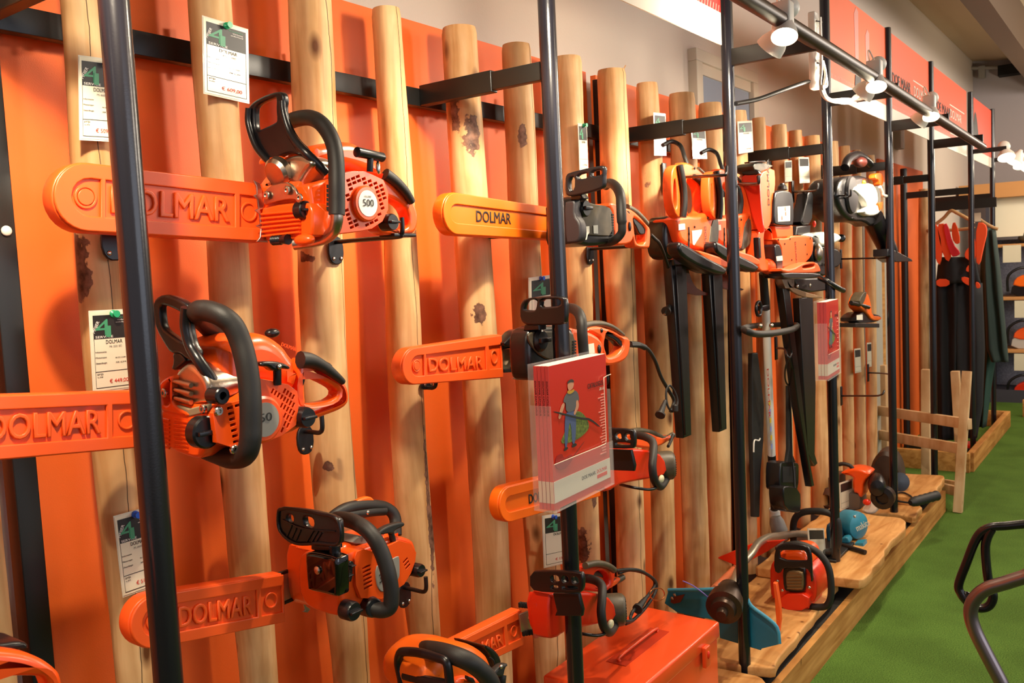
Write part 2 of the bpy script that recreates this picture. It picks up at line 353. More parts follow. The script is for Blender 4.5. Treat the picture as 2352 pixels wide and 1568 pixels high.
# ---------------------------------------------------------------- display rack
RX0=.6457; RY=1.0696; RR_=1.435
rk=thing('display_rack','long black steel rack of round front posts and flat tie bars before the log wall','rack',(3.1,1.25,.15))
PTOP=2.55
for k in range(0,6):
    X=RX0+k
    cyl('post',(X,RY,.14),(X,RY,PTOP),.019,M['steel'],rk,24)
    z=1.895
    # square sleeve then thinner bar
    box('tie_bar',X-.012,X+.012,RY+.15,(RR_ if k<5 else 1.28),z-.026,z+.022,M['rail'],rk,.002)
    box('tie_bar',X-.010,X+.010,RY+.015,RY+.155,z-.022,z+.018,M['rail'],rk,.002)
    box('base_bar',X-.015,X+.015,RY-.01,RR_,.1185,.1355,M['rail'],rk,.002)
    if k==0: box('rear_post',X-.018,X+.018,RR_-.018,RR_+.018,.13,2.0,M['rail'],rk,.002)
box('rear_rail',-1.2,5.66,RR_-.0,RR_+.022,1.868,1.91,M['rail'],rk,.001)
for k in range(20): 
    X=.9+.25*k
    if X<5.5: box('log_clamp',X-.118,X-.113,RR_-.008,RR_+.002,1.86,1.945,M['rail'],rk)
for px,X in ((2.52,0),(3.545,0)): box('rear_post',px-.018,px+.014,RR_-.01,RR_+.03,.13,2.06,M['rail'],rk,.002)
# lamp arms reaching out to the light pipe
for k in (2,3,4,5):
    X=RX0+k; box('lamp_arm',X-.01,X+.01,.80,RY-.01,2.055,2.105,M['rail'],rk,.002)
tube('light_pipe',[Vector((-1.3,.8,2.10)),Vector((2.2,.8,2.083)),Vector((5.62,.8,2.033))],.021,mat('warm_tinted_black_pipe','2a140c',.4),None,n=3,seg=18,label='long dark pipe above the rack that carries the spot lamps',cat='pipe')  # black pipe; the warm lamp light is put into its brown colour
# ---------------------------------------------------------------- logs
YL=1.38
def log(name,way,label,zb=.17,ztop=None,crack=9.0,seg=28,nr=60,bark=(),y=YL,ends=True,wob=.003):
    """way: rows (py, left px, right px) read off the picture, turned into centre line and radius on the plane of the logs"""
    crop(0,0,1); W=[]
    for py,l,r in way:
        c=at((l+r)/2,py,y=y); d=(c-Vector((0,0,CAMZ))); dd=d.dot(_F); rad=(r-l)/2/FPX*dd*dd/d.length
        W.append((c.z,c.x,rad))
    W.sort(); zt=W[-1][0] if ztop is None else ztop
    zs=np.array([w[0] for w in W]); xs=np.array([w[1] for w in W]); rs=np.array([w[2] for w in W])
    def f(z,a):
        # smooth interpolation
        s=0; n=0
        for dz in (-.12,-.06,0,.06,.12):
            s+=np.interp(z+dz,zs,a); n+=1
        return s/n
    sd=random.random()*100; bm=bmesh.new(); rings=[]
    for i in range(nr+1):
        z=zb+(zt-zb)*i/nr; cx=f(z,xs); rr=f(z,rs); ring=[]
        for j in range(seg):
            a=2*math.pi*j/seg
            q=rr*(1+.05*noise.noise(Vector((math.cos(a)*1.2+sd,math.sin(a)*1.2,z*3)))+.02*noise.noise(Vector((math.cos(a)*4+sd,math.sin(a)*4,z*14))))
            if ends and i==nr: q*=.93
            ring.append(bm.verts.new((cx+q*math.sin(a),y-q*math.cos(a),z-(0 if i<nr else -.003))))
        rings.append(ring)
    for A,B in zip(rings,rings[1:]):
        for j in range(seg): bm.faces.new((A[j],A[(j+1)%seg],B[(j+1)%seg],B[j]))
    bm.faces.new(rings[-1]); bm.faces.new(rings[0][::-1])
    me=from_bm(bm)
    o=link(name,me,M['log'],None,60,label=label,cat='log',group='upright peeled logs lining the orange wall')
    o['crack']=float(crack)
    at_=me.attributes.new('bark','FLOAT','POINT'); vals=np.zeros(len(me.vertices))
    if bark:
        for bx,by,rx,rz in bark:
            p=at(bx,by,y=y-.04); 
            # real surface point facing the picture
            for i,v in enumerate(me.vertices):
                w=v.co+o.location
                if w.y>y+.01: continue
                d=math.hypot((w.x-p.x)/rx/1.5,(w.z-p.z)/rz/1.5); vals[i]=max(vals[i],max(0,1-d*.5))
    at_.data.foreach_set('value',vals.astype(np.float32))
    return o
LOGS=[
 ([(1200,-70,5),(1568,-25,42)],'peeled log at the extreme left beyond the rear post, mostly out of frame',9,()),
 ([(0,133,238),(200,153,252),(500,165,270),(1000,205,304),(1400,250,345),(1568,264,356)],'leftmost full peeled log, behind the nearest round post, with dark bark scars halfway up',-.1,((200,575,.009,.026),(212,640,.006,.02),(250,1410,.006,.03),(279,1500,.004,.05))),
 ([(0,428,535),(230,441,550),(400,463,558),(600,476,578),(780,484,582),(1100,508,609),(1300,524,625),(1568,551,641)],'second full peeled log from the left, carrying the card priced 609,00',9,((460,1160,.004,.008),)),
 ([(0,660,766),(200,664,772),(560,684,788),(780,689,793),(1100,715,817),(1450,752,848),(1568,764,852)],'third full peeled log from the left, behind the engine of the topmost chainsaw',.35,((725,590,.007,.008),(765,1070,.005,.009))),
 ([(24,852,921),(180,861,934),(560,884,958),(780,886,968),(1100,903,984),(1240,910,1000),(1400,930,1010),(1568,950,1020)],'fourth full peeled log, slimmer, with a rough bark strip low on its right',.0,((985,1150,.006,.13),(998,1210,.012,.04),(895,600,.004,.03))),
 ([(68,1014,1098),(130,1014,1099),(340,1030,1113),(575,1044,1131),(730,1056,1138),(880,1061,1150),(1240,1085,1170),(1420,1090,1176),(1568,1098,1180)],'peeled log behind the upper tie bar with a long dark bark drip near its top',9,((1066,250,.007,.05),(1088,310,.012,.035),(1108,720,.008,.02))),
 ([(106,1150,1219),(270,1158,1229),(570,1169,1240),(880,1183,1262),(1240,1203,1284),(1568,1230,1305)],'peeled log with a long vertical drying crack, left of the second round post',-.15,((1210,310,.006,.02),)),
 ([(135,1268,1338),(350,1276,1345),(600,1290,1360),(900,1300,1365),(1130,1318,1374),(1300,1322,1380),(1568,1335,1395)],'peeled log just right of the second round post, dark bark patch near its foot',9,((1345,1190,.012,.05),(1360,1260,.01,.04),(1368,1140,.006,.03),(1345,1265,.01,.01))),
 ([(164,1369,1438),(350,1377,1447),(630,1386,1458),(880,1402,1468),(1240,1414,1482),(1400,1418,1485),(1568,1425,1490)],'peeled log with a thin twig stub sticking up from its top',-.2,((1412,700,.004,.01),)),
 ([(194,1459,1511),(350,1466,1522),(700,1479,1538),(900,1486,1545),(1240,1497,1552),(1400,1500,1555),(1520,1506,1560)],'peeled log with a dark sinuous bark stain, left of the hedge trimmers',9,((1492,350,.006,.05),(1503,415,.012,.03),(1496,380,.006,.04))),
 ([(218,1533,1597),(400,1540,1604),(700,1550,1612),(1000,1560,1620),(1240,1567,1629),(1500,1575,1638)],'peeled log with a V-shaped dark stain at its top, behind the left hedge trimmer',9,((1562,240,.012,.03),(1572,262,.008,.02))),
 ([(240,1603,1658),(500,1610,1665),(1000,1621,1677),(1400,1628,1684)],'peeled log behind the second hedge trimmer, left of the third round post',9,((1658,1140,.01,.05),)),
 ([(258,1665,1717),(600,1676,1722),(1000,1690,1735),(1250,1694,1740)],'peeled log directly behind the third round post',9,()),
 ([(273,1726,1759),(600,1734,1768),(1000,1740,1775),(1250,1746,1780)],'narrow peeled log behind the red pole tool',9,()),
 ([(289,1771,1808),(600,1775,1814),(1000,1786,1822),(1200,1790,1826)],'peeled log left of the two small price cards',9,()),
 ([(302,1810,1843),(600,1813,1848),(1000,1826,1860),(1200,1828,1862)],'peeled log between the two small price cards',9,()),
 ([(314,1846,1885),(600,1848,1889),(1000,1862,1902),(1180,1864,1904)],'peeled log left of the fourth round post',9,()),
 ([(327,1892,1927),(600,1895,1930),(1000,1899,1934),(1160,1902,1938)],'peeled log behind the fourth round post',9,()),
 ([(337,1927,1954),(600,1928,1957),(1000,1934,1962),(1150,1936,1964)],'peeled log behind the hanging leaf blower, left one',9,()),
 ([(346,1957,1978),(600,1958,1981),(1000,1960,1990),(1130,1962,1992)],'peeled log behind the hanging leaf blower, middle one',9,()),
 ([(358,1990,2010),(600,1986,2012),(1000,1990,2015),(1120,1992,2016)],'last peeled log before the corrugated panel, behind the blower tube',9,()),
]
for i,(way,lab,cr,bk) in enumerate(LOGS):
    log('peeled_log',way,lab,crack=cr,bark=bk,seg=48 if i<13 else 24,nr=(150 if i<10 else 90) if i<13 else 40, ztop=(2.35 if i<4 else None))
crop(0,0,1)
tube('twig',[at(1425,172,y=1.36),at(1430,162,y=1.36),at(1437,150,y=1.36)],.0018,M['log'],None,seg=5,label='thin twig stub standing on top of a peeled log',cat='twig')
# corrugated panel strip at the end of the log row
bm=bmesh.new(); a0=at(2014,330,y=1.42); a1=at(2036,330,y=1.42); zz=(0,1.93); n=24; g=[]
for z in zz: g.append([bm.verts.new((a0.x-.16+(a1.x-a0.x+.26)*i/n,1.45+.012*math.sin(i*1.6),z)) for i in range(n+1)])
for i in range(n): bm.faces.new((g[0][i],g[0][i+1],g[1][i+1],g[1][i]))
r=bmesh.ops.extrude_face_region(bm,geom=bm.faces[:]); bmesh.ops.translate(bm,verts=[v for v in r['geom'] if isinstance(v,bmesh.types.BMVert)],vec=(0,.004,0))
link('corrugated_panel',from_bm(bm),mat('galvanised_grey','b8b1a2',.5,.2),None,60,label='narrow corrugated grey panel at the end of the log row',cat='panel')
# ---------------------------------------------------------------- platform: front board, live-edge planks
box('front_board',-1.5,5.39,.965,.99,0,.119,M['beam'],label='long pine board along the foot of the rack at the edge of the green carpet',cat='board')
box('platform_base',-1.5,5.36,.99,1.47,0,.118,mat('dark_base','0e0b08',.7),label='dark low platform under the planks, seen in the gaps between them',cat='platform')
def slab(pts,z,t,label,seed,far):
    crop(1500,1000,2.76); P=[]
    for p in pts: 
        P.append(Vector(p) if len(p)==3 else at(p[0],p[1],z=z))
    # densify with wobble along the live edge
    Q=[]; rnd=random.Random(seed)
    for a,b in zip(P,P[1:]+P[:1]):
        n=max(1,int((b-a).length/.05))
        for i in range(n):
            q=a.lerp(b,i/n)
            if 0<i: q=q+Vector((0,rnd.uniform(-.007,.007),0))
            Q.append((q.x,q.y,z))
    o=plate('plank',Q,'z',z,t,M['plank'],bev=.006,sm=1,label=label,cat='plank',group='live-edge planks laid on the platform')
    return o
slab([(.2,.99,.165),(2.35,.985,.165),(2.56,.965,.165),(2.6,1.0,.165),(2.58,1.25,.165),(2.5,1.33,.165),(.2,1.33,.165)],.165,.028,'rough-edged plank nearest the camera, under the orange toolbox',1,0)
slab([(2.60,1.33,.172),(2.62,1.10,.172),(2.66,.975,.172),(780,1440),(1030,1125),(3.30,1.0,.172),(3.52,1.02,.172),(3.6,1.15,.172),(3.6,1.33,.172)],.172,.035,'live-edge plank carrying the orange-red chainsaw and the teal guard',2,0)
slab([(3.42,1.33,.214),(3.44,1.12,.214),(1240,905),(1325,915),(1450,775),(1500,680),(1590,600),(1605,540),(1560,515),(1430,508),(4.46,1.33,.214)],.214,.04,'large live-edge plank carrying the teal cut-off machine, middle of the platform',3,0)
slab([(4.50,1.33,.17),(1500,490),(1660,520),(1710,450),(1650,430),(5.2,1.1,.17),(5.2,1.33,.17)],.17,.033,'short plank end between the two larger planks, right of the fourth round post',4,0)
slab([(4.74,1.33,.215),(4.8,1.0,.215),(1780,372),(1830,300),(1850,268),(1840,250),(1620,242),(5.36,1.33,.215)],.215,.045,'farthest live-edge plank, topmost at the end of the platform',5,0)

crop(0,0,1)
blob('screw_head',at(15,530,y=1.415),(.008,.004,.008),M['ivory'],rk,sub=3)
# ---------------------------------------------------------------- chainsaws on the logs
CS='chainsaws hung on the log wall'
def guard(parent,quad,y,m,t=.028,word='DOLMAR',style=0,D=(.075,.195),T=(.215,.845),C=(.87,1.2),sq=True,ink=None,ltx=None,tw=None):
    """ribbed bar scabbard; quad = pixel corners TL,TR,BR,BL on plane y"""
    TL,TR,BR,BL=[at(*q,y=y) for q in quad]
    L=(TR-TL).length; H=(TL-BL).length; r=H/2/L
    def G(u,v): 
        p=TL.lerp(TR,u).lerp(BL.lerp(BR,u),1-v); return (p.x,p.z)
    def arc(c,rr,vr,n=9): return [G(c-rr*math.sin(math.pi*i/(n-1)),.5+vr*math.cos(math.pi*i/(n-1))) for i in range(n)]
    out=[G(1,1)]+arc(r,r,.5,15)+[G(1,0)]
    g=plate('bar_guard',out,'y',y+.005,t,m,parent,bev=.003,world=True)
    holes=[]
    if style==0:
        holes.append(arc(D[0]+r*.55,r*.55,.27)+[G(D[1],.23),G(D[1],.77)])
        holes.append([G(T[0],.77),G(T[0],.23),G(T[1],.23),G(T[1],.77)])
        if C[0]<1: holes.append([G(C[0],.77),G(C[0],.23),G(.999 if sq else .97,.23),G(.999 if sq else .97,.77)])
    else:
        holes.append(arc(.05+r*.5,r*.5,.22)+[G(T[1],.24),G(T[1]+.02,.74)])
    hole_ok=[h for h in holes]
    out2=[G(.9995,.985)]+arc(r,r*.97,.485,15)+[G(.9995,.015)]
    if C[0]<1 and style==0: hole_ok[-1]=[G(C[0],.77),G(C[0],.23),G(.985,.23),G(.985,.77)]
    plate('guard_rim',out2,'y',y,.0052,m,g,bev=.0018,holes=hole_ok,world=True)
    U=(BR-BL).normalized(); V=(TL-BL).normalized()
    if style==0:
        for c in ((D[0]+D[1]+.0)/2,):
            ring=lambda k,n=20:[G(c+k*r*math.cos(2*math.pi*i/n),.5+k*.5*math.sin(2*math.pi*i/n)) for i in range(n)]
            plate('guard_boss',ring(.34),'y',y+.002,.004,m,g,bev=.001,holes=[ring(.26)],world=True)
            plate('guard_boss',ring(.24),'y',y+.0015,.004,m,g,bev=.001,world=True)
        if C[0]<.95:
            c=(C[0]+.985)/2
            ring=lambda k,n=20:[G(c+k*r*math.cos(2*math.pi*i/n),.5+k*.5*math.sin(2*math.pi*i/n)) for i in range(n)]
            plate('guard_boss',ring(.33),'y',y+.002,.004,m,g,bev=.001,holes=[ring(.26)],world=True)
    a,b=(ltx or (T[0]+.025,T[1]-.025)); o=G(a,.31 if not tw else tw[0]); 
    text('embossed_lettering',word,(o[0],y+.005,o[1]),U,V,H*(.40 if not tw else tw[1]),ink or m,g,d=.0046 if ink is None else .0016,width=(b-a)*L,bev=.035)
    return g
def hook(px,py,pxe,label,up=.035,yl=1.335,plate_dz=(-.045,.012),r=.0045,prong=True):
    p=at(px,py,y=yl); e=at(pxe,py,x=p.x)
    t=thing('wall_hook',label,'hook',p)
    plate('mounting_plate',[(p.x-.02,p.z+plate_dz[0]),(p.x+.02,p.z+plate_dz[0]),(p.x+.02,p.z+plate_dz[1]),(p.x-.02,p.z+plate_dz[1])],'y',yl-.006,.006,M['black'],t,sm=2,world=True)
    for dx in (-.009,.011): blob('screw_head',(p.x+dx,yl-.007,p.z+plate_dz[0]+.012),(.004,.002,.004),M['chrome'],t,sub=2)
    tube('rod',[Vector((p.x,yl-.004,p.z)),Vector((p.x,(yl+e.y)/2,p.z)),Vector((p.x,e.y+.012,p.z)),Vector((p.x,e.y+.003,p.z+.004)),Vector((p.x,e.y,p.z+.014)),Vector((p.x,e.y,p.z+up))],r,M['black'],t,n=4)
    return t
def slots(region,ang,lu,lv,gu,gv,excl=None,shrink=0):
    """slot holes inside a convex-ish polygon (world uv)"""
    P=[Vector(p) for p in region]; x0=min(p.x for p in P);x1=max(p.x for p in P);y0=min(p.y for p in P);y1=max(p.y for p in P)
    def inside(q):
        c=False; j=len(P)-1
        for i in range(len(P)):
            if (P[i].y>q.y)!=(P[j].y>q.y) and q.x<(P[j].x-P[i].x)*(q.y-P[i].y)/(P[j].y-P[i].y+1e-12)+P[i].x: c=not c
            j=i
        return c
    ca,sa=math.cos(ang),math.sin(ang); cx,cy=(x0+x1)/2,(y0+y1)/2; R=max(x1-x0,y1-y0); out=[]
    nu=int(R/(lu+gu))+2; nv=int(R/(lv+gv))+2
    for i in range(-nu,nu+1):
        for j in range(-nv,nv+1):
            u=i*(lu+gu)+(.5*(lu+gu) if j%2 else 0)*0; v=j*(lv+gv)
            cs=[]
            for a,b in ((-.5,-.5),(.5,-.5),(.5,.5),(-.5,.5)):
                uu=u+a*lu; vv=v+b*lv; cs.append(Vector((cx+uu*ca-vv*sa,cy+uu*sa+vv*ca)))
            if all(inside(c) for c in cs) and (excl is None or all((c-Vector(excl[0])).length>excl[1] for c in cs)): out.append([tuple(c) for c in cs])
    return out
def uv(pts,y): 
    r=[]
    for a in pts:
        w=at(a[0],a[1],y=y); r.append((w.x,w.z))
    return r
def cap(px,py,y,r,parent,out=.012,name='filler_cap'):
    c=at(px,py,y=y); g=lathe(name,c+Vector((0,.012,0)),c-Vector((0,1,0)),[(0,r),(.012+out*.7,r),(.012+out,r*.88),(.012+out,.0)],M['black'],parent,24)
    box('cap_grip',c.x-r*.75,c.x+r*.75,c.y-out-.007,c.y-out+.001,c.z-r*.14,c.z+r*.14,M['black'],g,.001); return g
# ---- chainsaw with the 500 disc (top left)
crop(560,200,3.733)
s=thing('chainsaw','orange petrol chainsaw with a round white 500 disc and silver muffler, topmost on the wall','chainsaw',at(700,1300,y=1.2),CS)
yb=1.12
prof=[(592,1240),(580,1000),(553,850),(575,828),(725,790),(860,735),(935,712),(1040,720),(1130,755),(1198,790),(1240,900),(1238,1060),(1215,1130),(1180,1170),(1100,1215),(1000,1240),(820,1262),(700,1285)]
body=plate('engine_housing',prof,'y',yb,.15,M['ogloss'],s,bev=.006,sm=1)
plate('cylinder_shroud',[(440,890),(500,770),(590,655),(640,690),(730,775),(725,1000),(470,1000)],'y',1.15,.11,M['ogloss'],s,bev=.006,sm=1)
# top cover
plate('top_cover',[(560,560),(590,510),(690,478),(820,462),(900,458),(985,475),(1060,532),(1120,610),(1190,650),(1195,760),(1130,770),(1000,715),(850,682),(720,665),(600,610)],'y',1.15,.11,M['ogloss'],s,bev=.018,sm=2,res=4)
plate('top_cover_lip',[(300,640),(320,570),(420,545),(520,540),(560,600),(480,640),(380,640)],'y',1.2,.06,M['ogloss'],s,bev=.008,sm=2)
# starter cover with slots
reg=[(862,790),(935,745),(1040,735),(1120,775),(1190,800),(1225,900),(1228,1040),(1180,1130),(1100,1195),(1000,1215),(862,1230)]
ru=uv(reg,yb-.012); cc=at(1035,1000,y=yb-.012); 
sl=slots(ru,.33,.0092,.0045,.0028,.003,((cc.x,cc.z),.031))
st=plate('starter_cover',uv([(735,800),(860,735),(935,722),(1040,722),(1130,762),(1198,795),(1238,900),(1238,1050),(1190,1150),(1100,1212),(1000,1232),(820,1255),(735,1260)],yb-.012),'y',yb-.012,.010,M['ogloss'],s,bev=.0004,holes=sl,world=True)
plate('vent_backing',uv([(760,830),(1040,745),(1205,830),(1225,1040),(1100,1190),(760,1230)],yb-.0015),'y',yb-.0015,.0015,M['dark'],st,bev=.0002,world=True)
lathe('disc_boss',cc+Vector((0,.006,0)),cc-Vector((0,1,0)),[(0,.031),(.011,.031),(.014,.028),(.014,0)],M['ogloss'],st,32)
d=lathe('label_disc',cc-Vector((0,.007,0)),cc-Vector((0,1,0)),[(0,.0225),(.0018,.0225),(.0018,0)],M['white'],st,32,label='white disc reading 500')
text('number','500',cc+Vector((0,-.0095,-.005)),(1,0,0),(0,0,1),.0125,M['black_ink'],st,d=.0003,width=.0255,align='CENTER')
text('lettering','DOLMAR',cc+Vector((0,-.0095,.0105)),(1,0,0),(0,0,1),.003,M['grey'],st,d=.0003,width=.016,align='CENTER')
# side grille left of the handle
for i in range(6):
    a=at(712,850+i*38,y=yb-.0135); box('vent_slot',a.x,a.x+.012,a.y,a.y+.001,a.z-.003,a.z+.003,M['dark'],st)
# crankcase front / tank with ribs
FX=.985
tk=plate('fuel_tank',[(130,1040),(240,1005),(480,985),(590,1000),(590,1255),(545,1290),(250,1330),(160,1300)],'x',FX,.06,M['ogloss'],s,bev=.005,sm=1)
for i in range(6):
    a=at(150,1090+i*38,x=FX-.004); b=at(480,1062+i*36,x=FX-.004)
    tube('rib',[a,(a+b)/2,b],.0022,M['ogloss'],tk,seg=8,n=1)
cap(520,1055,1.13,.0155,s,.006); cap(1242,1160,1.125,.0155,s,.012)
p=at(245,1315,x=FX-.006); q=at(380,1305,x=FX-.006)
lathe('bumper_buffer',p,q,[(0,.006)]+[(.003*i,.0085 if i%2 else .0065) for i in range(1,9)]+[((q-p).length,.009)],M['black'],s,16)
c=at(520,1310,x=FX-.004); blob('foot_lug',c,(.012,.022,.010),M['ogloss'],s)
# spiked bumper
plate('spike_bar',[(80,795),(140,825),(160,880),(160,960),(180,1000),(165,1045),(140,1050),(155,1100),(160,1200),(170,1250),(210,1330),(110,1325),(140,1290),(150,1210),(105,1190),(145,1170),(135,1085),(95,1055),(130,1040),(118,960),(85,930),(115,915),(110,850)],'y',1.232,.004,M['alu'],s,bev=.001)
# muffler
mu=plate('muffler',[(185,900),(215,740),(290,650),(370,590),(470,575),(560,600),(595,660),(510,760),(470,870),(430,850),(350,810),(210,870)],'x',1.0,.05,M['alu'],s,bev=.01,sm=2,res=4)
c=at(285,715,x=.992); lathe('muffler_dome',c+Vector((.01,0,0)),c-Vector((1,0,.45)),[(0,.026),(.012,.026),(.018,.021),(.020,0)],M['alu'],mu,28)
hs=plate('heat_shield',[(170,1010),(165,940),(200,850),(350,810),(400,830),(450,890),(470,950),(455,985),(430,955),(330,965),(215,995)],'x',.978,.006,M['alu'],s,bev=.0015,sm=1)
for a in ((195,928),(372,885),(480,950)):
    c=at(*a,x=.975); lathe('screw',c,c-Vector((1,0,0)),[(0,.0075),(.002,.0075),(.003,.006),(.003,.003),(.001,.003),(.001,0)],M['chrome'],hs,16)
# hand guard
hg=plate('hand_guard',[(235,660),(130,560),(70,430),(30,290),(25,200),(60,130),(180,65),(290,32),(330,50),(342,110),(330,180),(350,290),(430,440),(540,540),(500,590),(380,560),(290,600)],'x',1.005,.014,M['black'],s,bev=.004,sm=2,holes=[[(85,190),(110,150),(190,110),(265,85),(275,100),(272,190),(280,280),(270,300),(190,340),(110,375),(90,350)]],hsm=1)
tube('guard_arm',[at(330,120,x=.998),at(340,220,x=.998),at(390,380,x=1.0),at(470,500,x=1.0),at(560,590,x=1.005),at(710,740,x=1.03)],lambda t:.0055+.003*t,M['black'],s,seg=10)
tube('guard_arm',[at(40,180,x=1.0),at(40,320,x=1.0),at(110,520,x=1.0),at(240,665,x=1.003)],.0055,M['black'],s)
# front handle tube
tube('front_handle',[(365,310,1.25),(450,275,1.215),(560,262,1.17),(650,300,1.135),(725,390,1.115),(775,510,1.1),(793,650,1.092),(797,830,1.088),(798,1000,1.088),(797,1095,1.088)],.0135,M['rubber'],s,seg=18,n=8)
tube('handle_tube',[(797,1090,1.088),(795,1150,1.09),(770,1230,1.10),(700,1290,1.12),(600,1320,1.14),(430,1345,1.17)],.0105,M['alu'],s,seg=16)
# starter handle
ph=at(1083,578,y=1.105); q=at(1200,605,y=1.105); p=at(965,555,y=1.105)
h=lathe('starter_grip',p,q,[(0,.006),(.001,.009),(.02,.0085),((q-p).length-.004,.0085),((q-p).length,.006)],M['black'],s,16)
tube('grip_stem',[at(1085,590,y=1.105),at(1083,660,y=1.106),at(1080,725,y=1.108)],.0058,M['black'],h)
a=at(1150,690,y=1.108); blob('decompression_knob',a,(.0045,.004,.012),M['chrome'],s)
# rear handle
rh=plate('rear_handle',[(1195,745),(1215,730),(1290,775),(1390,870),(1465,985),(1500,1080),(1500,1180),(1470,1255),(1400,1262),(1150,1265),(1150,1120)],'y',1.155,.032,M['ogloss'],s,bev=.007,sm=2,holes=[[(1225,940),(1300,965),(1390,1030),(1425,1110),(1420,1190),(1380,1215),(1290,1210),(1240,1100)]],hsm=1,res=3)
tube('handle_grip',[(1210,745,1.153),(1290,800,1.15),(1380,890,1.148),(1440,985,1.15)],lambda t:.0115-.004*t,M['rubber'],rh,flat=1)
box('heel_plate',at(1290,1255,y=1.15).x,at(1480,1255,y=1.15).x,1.15,1.19,at(1290,1265,y=1.15).z-.004,at(1290,1250,y=1.15).z,M['black'],rh,.002)
crop(0,0,1)
guard(s,[(123,362),(603,421),(603,556),(121,528)],1.245,M['oplast'],C=(.872,1.05))
hook(767,556,926,'black hook under the body of the topmost chainsaw, on the third log')
hook(255,533,262,'black hook under the guard tip of the topmost chainsaw, behind the nearest post',up=.006)
# ---- chainsaw with the 350 disc (second row)
crop(340,660,3.733)
s=thing('chainsaw','orange petrol chainsaw with a grey disc ending in 50, guard cut by the frame','chainsaw',at(600,1400,y=1.2),CS)
yb=1.09
plate('engine_housing',[(560,1080),(600,1000),(800,960),(940,770),(1200,820),(1290,900),(1300,1000),(1380,1060),(1380,1150),(1280,1225),(1150,1270),(960,1350),(830,1375),(700,1370),(600,1330),(560,1250)],'y',yb,.15,M['ogloss'],s,bev=.006,sm=1)
plate('top_cover',[(650,560),(665,500),(760,445),(850,408),(930,387),(1020,390),(1120,430),(1210,500),(1260,580),(1300,620),(1308,900),(1200,860),(940,800),(800,960),(690,1000),(650,880),(640,760)],'y',1.11,.13,M['ogloss'],s,bev=.026,sm=2,res=5)
reg=[(965,860),(1060,850),(1250,870),(1290,960),(1250,1180),(1130,1290),(960,1330),(960,1250)]
cc=at(975,1130,y=yb-.012); ru=uv(reg,yb-.012)
sl=slots(ru,.95,.0078,.0036,.0028,.003,((cc.x,cc.z),.036))
ru2=uv([(655,1000),(800,975),(805,1350),(720,1345),(655,1310)],yb-.012); sl+=slots(ru2,.12,.010,.0042,.0035,.0042)
st=plate('starter_cover',uv([(560,1080),(600,1015),(800,965),(850,850),(940,775),(1050,800),(1200,830),(1280,890),(1295,1000),(1270,1180),(1150,1270),(960,1345),(830,1365),(700,1365),(590,1330)],yb-.012),'y',yb-.012,.010,M['ogloss'],s,bev=.0004,holes=sl,world=True)
plate('vent_backing',uv([(640,1000),(850,960),(960,840),(1250,860),(1280,970),(1240,1180),(960,1335),(700,1350),(640,1300)],yb-.0015),'y',yb-.0015,.0015,M['dark'],st,bev=.0002,world=True)
lathe('disc_boss',cc+Vector((0,.006,0)),cc-Vector((0,1,0)),[(0,.035),(.010,.035),(.013,.031),(.013,0)],M['ogloss'],st,36)
lathe('label_disc',cc-Vector((0,.007,0)),cc-Vector((0,1,0)),[(0,.0255),(.0014,.0255),(.0014,0)],M['grey'],st,36)
text('number','350',at(905,1170,y=cc.y-.0092),(1,0,.0),(0,0,1),.013,M['black_ink'],st,d=.0003,width=.034)
FX=at(556,1150,y=yb).x
tk=plate('fuel_tank',[(80,1040),(150,1060),(340,1110),(520,1060),(560,1130),(575,1250),(520,1340),(470,1440),(420,1475),(300,1440),(110,1360)],'x',FX,.055,M['ogloss'],s,bev=.006,sm=1)
for j,(a0,b0) in enumerate(((100,185),(222,345))):
    for i in range(8):
        a=at(a0,1120+j*15+i*34+0,x=FX-.001); b=at(b0,1140+j*15+i*34,x=FX-.001); tube('rib',[a,(a+b)/2,b],.0018,M['ogloss'],tk,seg=6,n=1)
plate('cover_frame',[(75,1040),(70,900),(90,820),(150,770),(220,750),(200,850),(200,960),(230,1020),(350,1080),(340,1115),(150,1065)],'x',FX-.002,.02,M['ogloss'],s,bev=.004,sm=1,holes=[[(110,1000),(120,870),(150,820),(190,800),(195,900),(190,980),(150,1020)]],hsm=1)
mu=plate('muffler',[(200,1000),(195,900),(215,760),(250,700),(330,640),(420,690),(500,790),(525,900),(500,990),(420,1000),(350,1035),(280,1020)],'x',FX+.008,.06,M['alu'],s,bev=.009,sm=1,res=4)
for i in range(3):
    a=at(215,800+i*70,x=FX+.003); b=at(370,840+i*72,x=FX+.003); tube('muffler_ridge',[a,(a+b)/2,b],.004,M['alu'],mu,seg=8,n=1)
plate('heat_shield',[(240,1010),(350,1040),(500,1000),(505,1060),(470,1080),(350,1110),(150,1060),(160,1030)],'x',FX+.0,.01,mat('bare_grey_plate','8f8468',.6),s,bev=.002)
for a,xx in (((475,1040),FX-.003),((603,1060),None),((143,903),FX-.004),((740,1388),None)):
    c=at(*a,x=xx) if xx else at(*a,y=yb-.014); dv=Vector((-1,0,0)) if xx else Vector((0,-1,0))
    lathe('screw',c-dv*.002,c+dv,[(0,.0068),(.004,.0068),(.0055,.0055),(.0055,.003),(.003,.003),(.003,0)],M['chrome'],s,16)
cap(483,1240,1.10,.0235,s,.008); cap(1318,1110,1.085,.0165,s,.016)
hg=plate('hand_guard',[(35,150),(60,90),(120,60),(200,75),(300,120),(345,170),(345,260),(340,350),(370,480),(420,560),(400,640),(330,620),(260,560),(190,570),(130,480),(70,370),(35,250)],'x',FX+.012,.014,M['black'],s,bev=.004,sm=1,holes=[[(98,150),(150,155),(230,190),(275,215),(285,330),(290,440),(285,470),(180,400),(120,350),(100,250)]],hsm=1)
